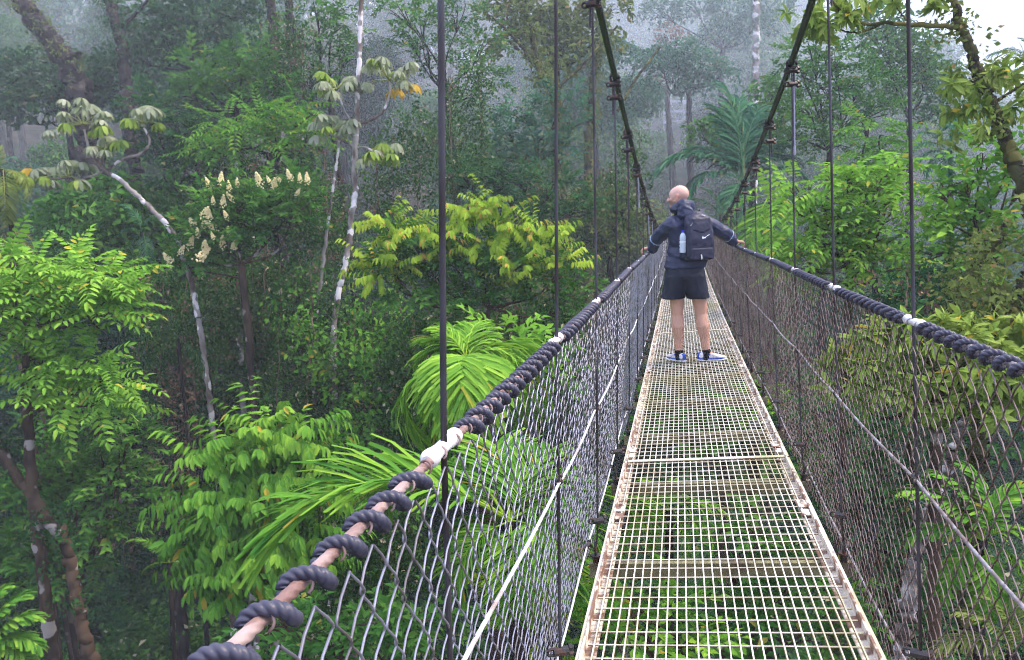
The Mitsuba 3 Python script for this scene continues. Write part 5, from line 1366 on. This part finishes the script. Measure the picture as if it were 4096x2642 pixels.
for c0, c1 in (((-0.108, 0.118, 0.115), (-0.088, 0.124, 0.140)), ((0.02, 0.105, 0.213), (0.05, 0.112, 0.200)), ((-0.028, 0.178, -0.175), (-0.026, 0.180, -0.225))):
    put(f'{BP}__zip_pull', to_world(trimesh.Trimesh(*tubes(pack(np.array([c0, c1])), 0.0052, 6), process=False)), 'white_print', smooth=40)
# emblem: a curved tick, thick at the left, thin at the upper right
u_ = np.linspace(0, 1, 24)
lower = np.stack([-0.036 + 0.092 * u_, -0.012 + 0.034 * u_ ** 1.25 - 0.020 * np.sin(np.pi * np.clip(u_ * 1.5, 0, 1)) * (1 - u_)], 1)
upper_ = np.stack([-0.036 + 0.004 + 0.088 * u_, 0.010 + 0.0125 * u_ ** 1.3 - 0.016 * np.sin(np.pi * np.clip(u_ * 1.35, 0, 1)) ** 0.8 * (1 - u_) ** 0.5], 1)
upper_[-1] = lower[-1]
def embl(p2):
    yy = 0.1525 - 0.09 * (p2[:, 0]) ** 2
    return np.stack([p2[:, 0] + 0.030, yy, p2[:, 1] - 0.005], 1)
ev = np.vstack([embl(lower), embl(upper_)]); ev = np.vstack([ev, ev - [0, 0.008, 0]])
ef = []
for i in range(23):
    ef += [[i, i + 1, 24 + i], [24 + i, i + 1, 25 + i]]
    ef += [[i, 48 + i, i + 1], [i + 1, 48 + i, 49 + i], [24 + i, 25 + i, 72 + i], [25 + i, 73 + i, 72 + i]]
scene[f'{BP}__emblem'] = mikit.ply(to_world(trimesh.Trimesh(pack(ev), np.array(ef), process=False)), 'white_print')
labels[f'{BP}__emblem'] = {'label': 'white curved tick emblem printed on the pack'}
for i in range(5):
    z = -0.055 - 0.011 * i
    put(f'{BP}__loop_strip', to_world(trimesh.Trimesh(*tubes(pack(np.array([[0.045, 0.150, z], [0.078, 0.146, z]])), 0.003, 5), process=False)), 'dark_mesh_pocket')

WB = 'water_bottle'
tag(WB, 'plastic water bottle with blue cap in the side pocket of the backpack', 'bottle')
def lathe(profile, c, tilt=(0.03, 0.0)):
    prof = np.array(profile, float)
    z, r = prof[:, 0], prof[:, 1]
    pts = np.stack([z * tilt[0], z * tilt[1], z], 1) + c
    return tubes(pts, r, 20)
bc = pack([-0.172, 0.055, -0.155])[0]
scene[f'{WB}__body'] = mikit.ply(to_world(trimesh.Trimesh(*lathe([(0, 0.026), (0.004, 0.031), (0.05, 0.032), (0.055, 0.0305), (0.06, 0.032), (0.12, 0.032), (0.125, 0.0305), (0.13, 0.032), (0.16, 0.032), (0.185, 0.024), (0.198, 0.013), (0.205, 0.0125)], bc), process=False)), 'clear_plastic', smooth=40)
scene[f'{WB}__cap'] = mikit.ply(to_world(trimesh.Trimesh(*lathe([(0.203, 0.0150), (0.224, 0.0150), (0.226, 0.0135)], bc), process=False)), 'blue_cap', smooth=40)
scene[f'{WB}__label_band'] = mikit.ply(to_world(trimesh.Trimesh(*lathe([(0.103, 0.0326), (0.118, 0.0327)], bc), process=False)), 'white_print', smooth=40)

# ------------------------------------------------------------------ the lattice tower at the far end of the bridge
TY = 71.5
tag('lattice_tower', 'pale steel lattice tower at the far end of the bridge, faint in mist', 'tower')
material('tower_paint', (0.42, 0.42, 0.47), 0.5, 0.1)
_l, _r = at(1546.5, 239, TY / FWD[1]), at(1609.5, 234.5, TY / FWD[1])
def on_plane(qx, qy):
    p = at(qx, qy, 1.0); return p * TY / p[1]
TOPZ = float(on_plane(1578, 237)[2])
X0, X1, X2, X3 = [float(on_plane(q, 300)[0]) for q in (1548, 1566, 1595, 1612)]
GZ = float(terrain(0, TY)) - 0.5
DEP = 0.7
def bar_(a, b, r=0.03):
    return tubes(np.array([[a, b]]), r, 4)
for x in (X0, X1, X2, X3):
    for yy in (TY - DEP / 2, TY + DEP / 2):
        put('lattice_tower__leg', bar_((x, yy, GZ), (x, yy, TOPZ), 0.034), 'tower_paint')
for xa, xb in ((X0, X1), (X2, X3)):
    z, s, k = GZ + 0.5, 0, 0
    h = 0.75
    while z + h < TOPZ + 0.01:
        for yy in (TY - DEP / 2, TY + DEP / 2):
            a, b = (xa, xb) if k % 2 else (xb, xa)
            put('lattice_tower__brace', bar_((a, yy, z), (b, yy, z + h), 0.022), 'tower_paint')
        z += h; k += 1
for z in (TOPZ, TOPZ - 0.75, TOPZ - 1.55):
    put('lattice_tower__beam', bar_((X0, TY - DEP / 2, z), (X3, TY - DEP / 2, z), 0.034), 'tower_paint')
    put('lattice_tower__beam', bar_((X0, TY + DEP / 2, z), (X3, TY + DEP / 2, z), 0.034), 'tower_paint')
for a, b in (((X1, TOPZ - 1.55), ((X1 + X2) / 2, TOPZ)), ((X2, TOPZ - 1.55), ((X1 + X2) / 2, TOPZ)), ((X1, TOPZ), ((X1 + X2) / 2, TOPZ - 1.55)), ((X2, TOPZ), ((X1 + X2) / 2, TOPZ - 1.55))):
    put('lattice_tower__brace', bar_((a[0], TY - DEP / 2, a[1]), (b[0], TY - DEP / 2, b[1]), 0.022), 'tower_paint')
pcs = [((X0 + X1) / 2 + dx * 0.17, TOPZ - 0.2 - 0.34 * dz) for dz in range(5) for dx in (-1, 1) if (dz + (dx > 0)) % 2 == 0] + [((X2 + X3) / 2 + dx * 0.17, TOPZ - 0.2 - 0.34 * dz) for dz in range(5) for dx in (-1, 1) if (dz + (dx > 0)) % 2 == 0] + [((X1 + X2) / 2, TOPZ - 0.8)]
for x, z in pcs:
    put('lattice_tower__gusset_plate', box(x - 0.11, x + 0.11, TY - DEP / 2 - 0.05, TY - DEP / 2 - 0.036, z - 0.11, z + 0.11), 'tower_paint')
for s, xa in ((-1, X1), (1, X2)):
    put('lattice_tower__stay', bar_((xa, TY, TOPZ), (xa + 0.25, TY + 14, float(terrain(0, TY + 14)) + 7.5), 0.02), 'tower_paint')
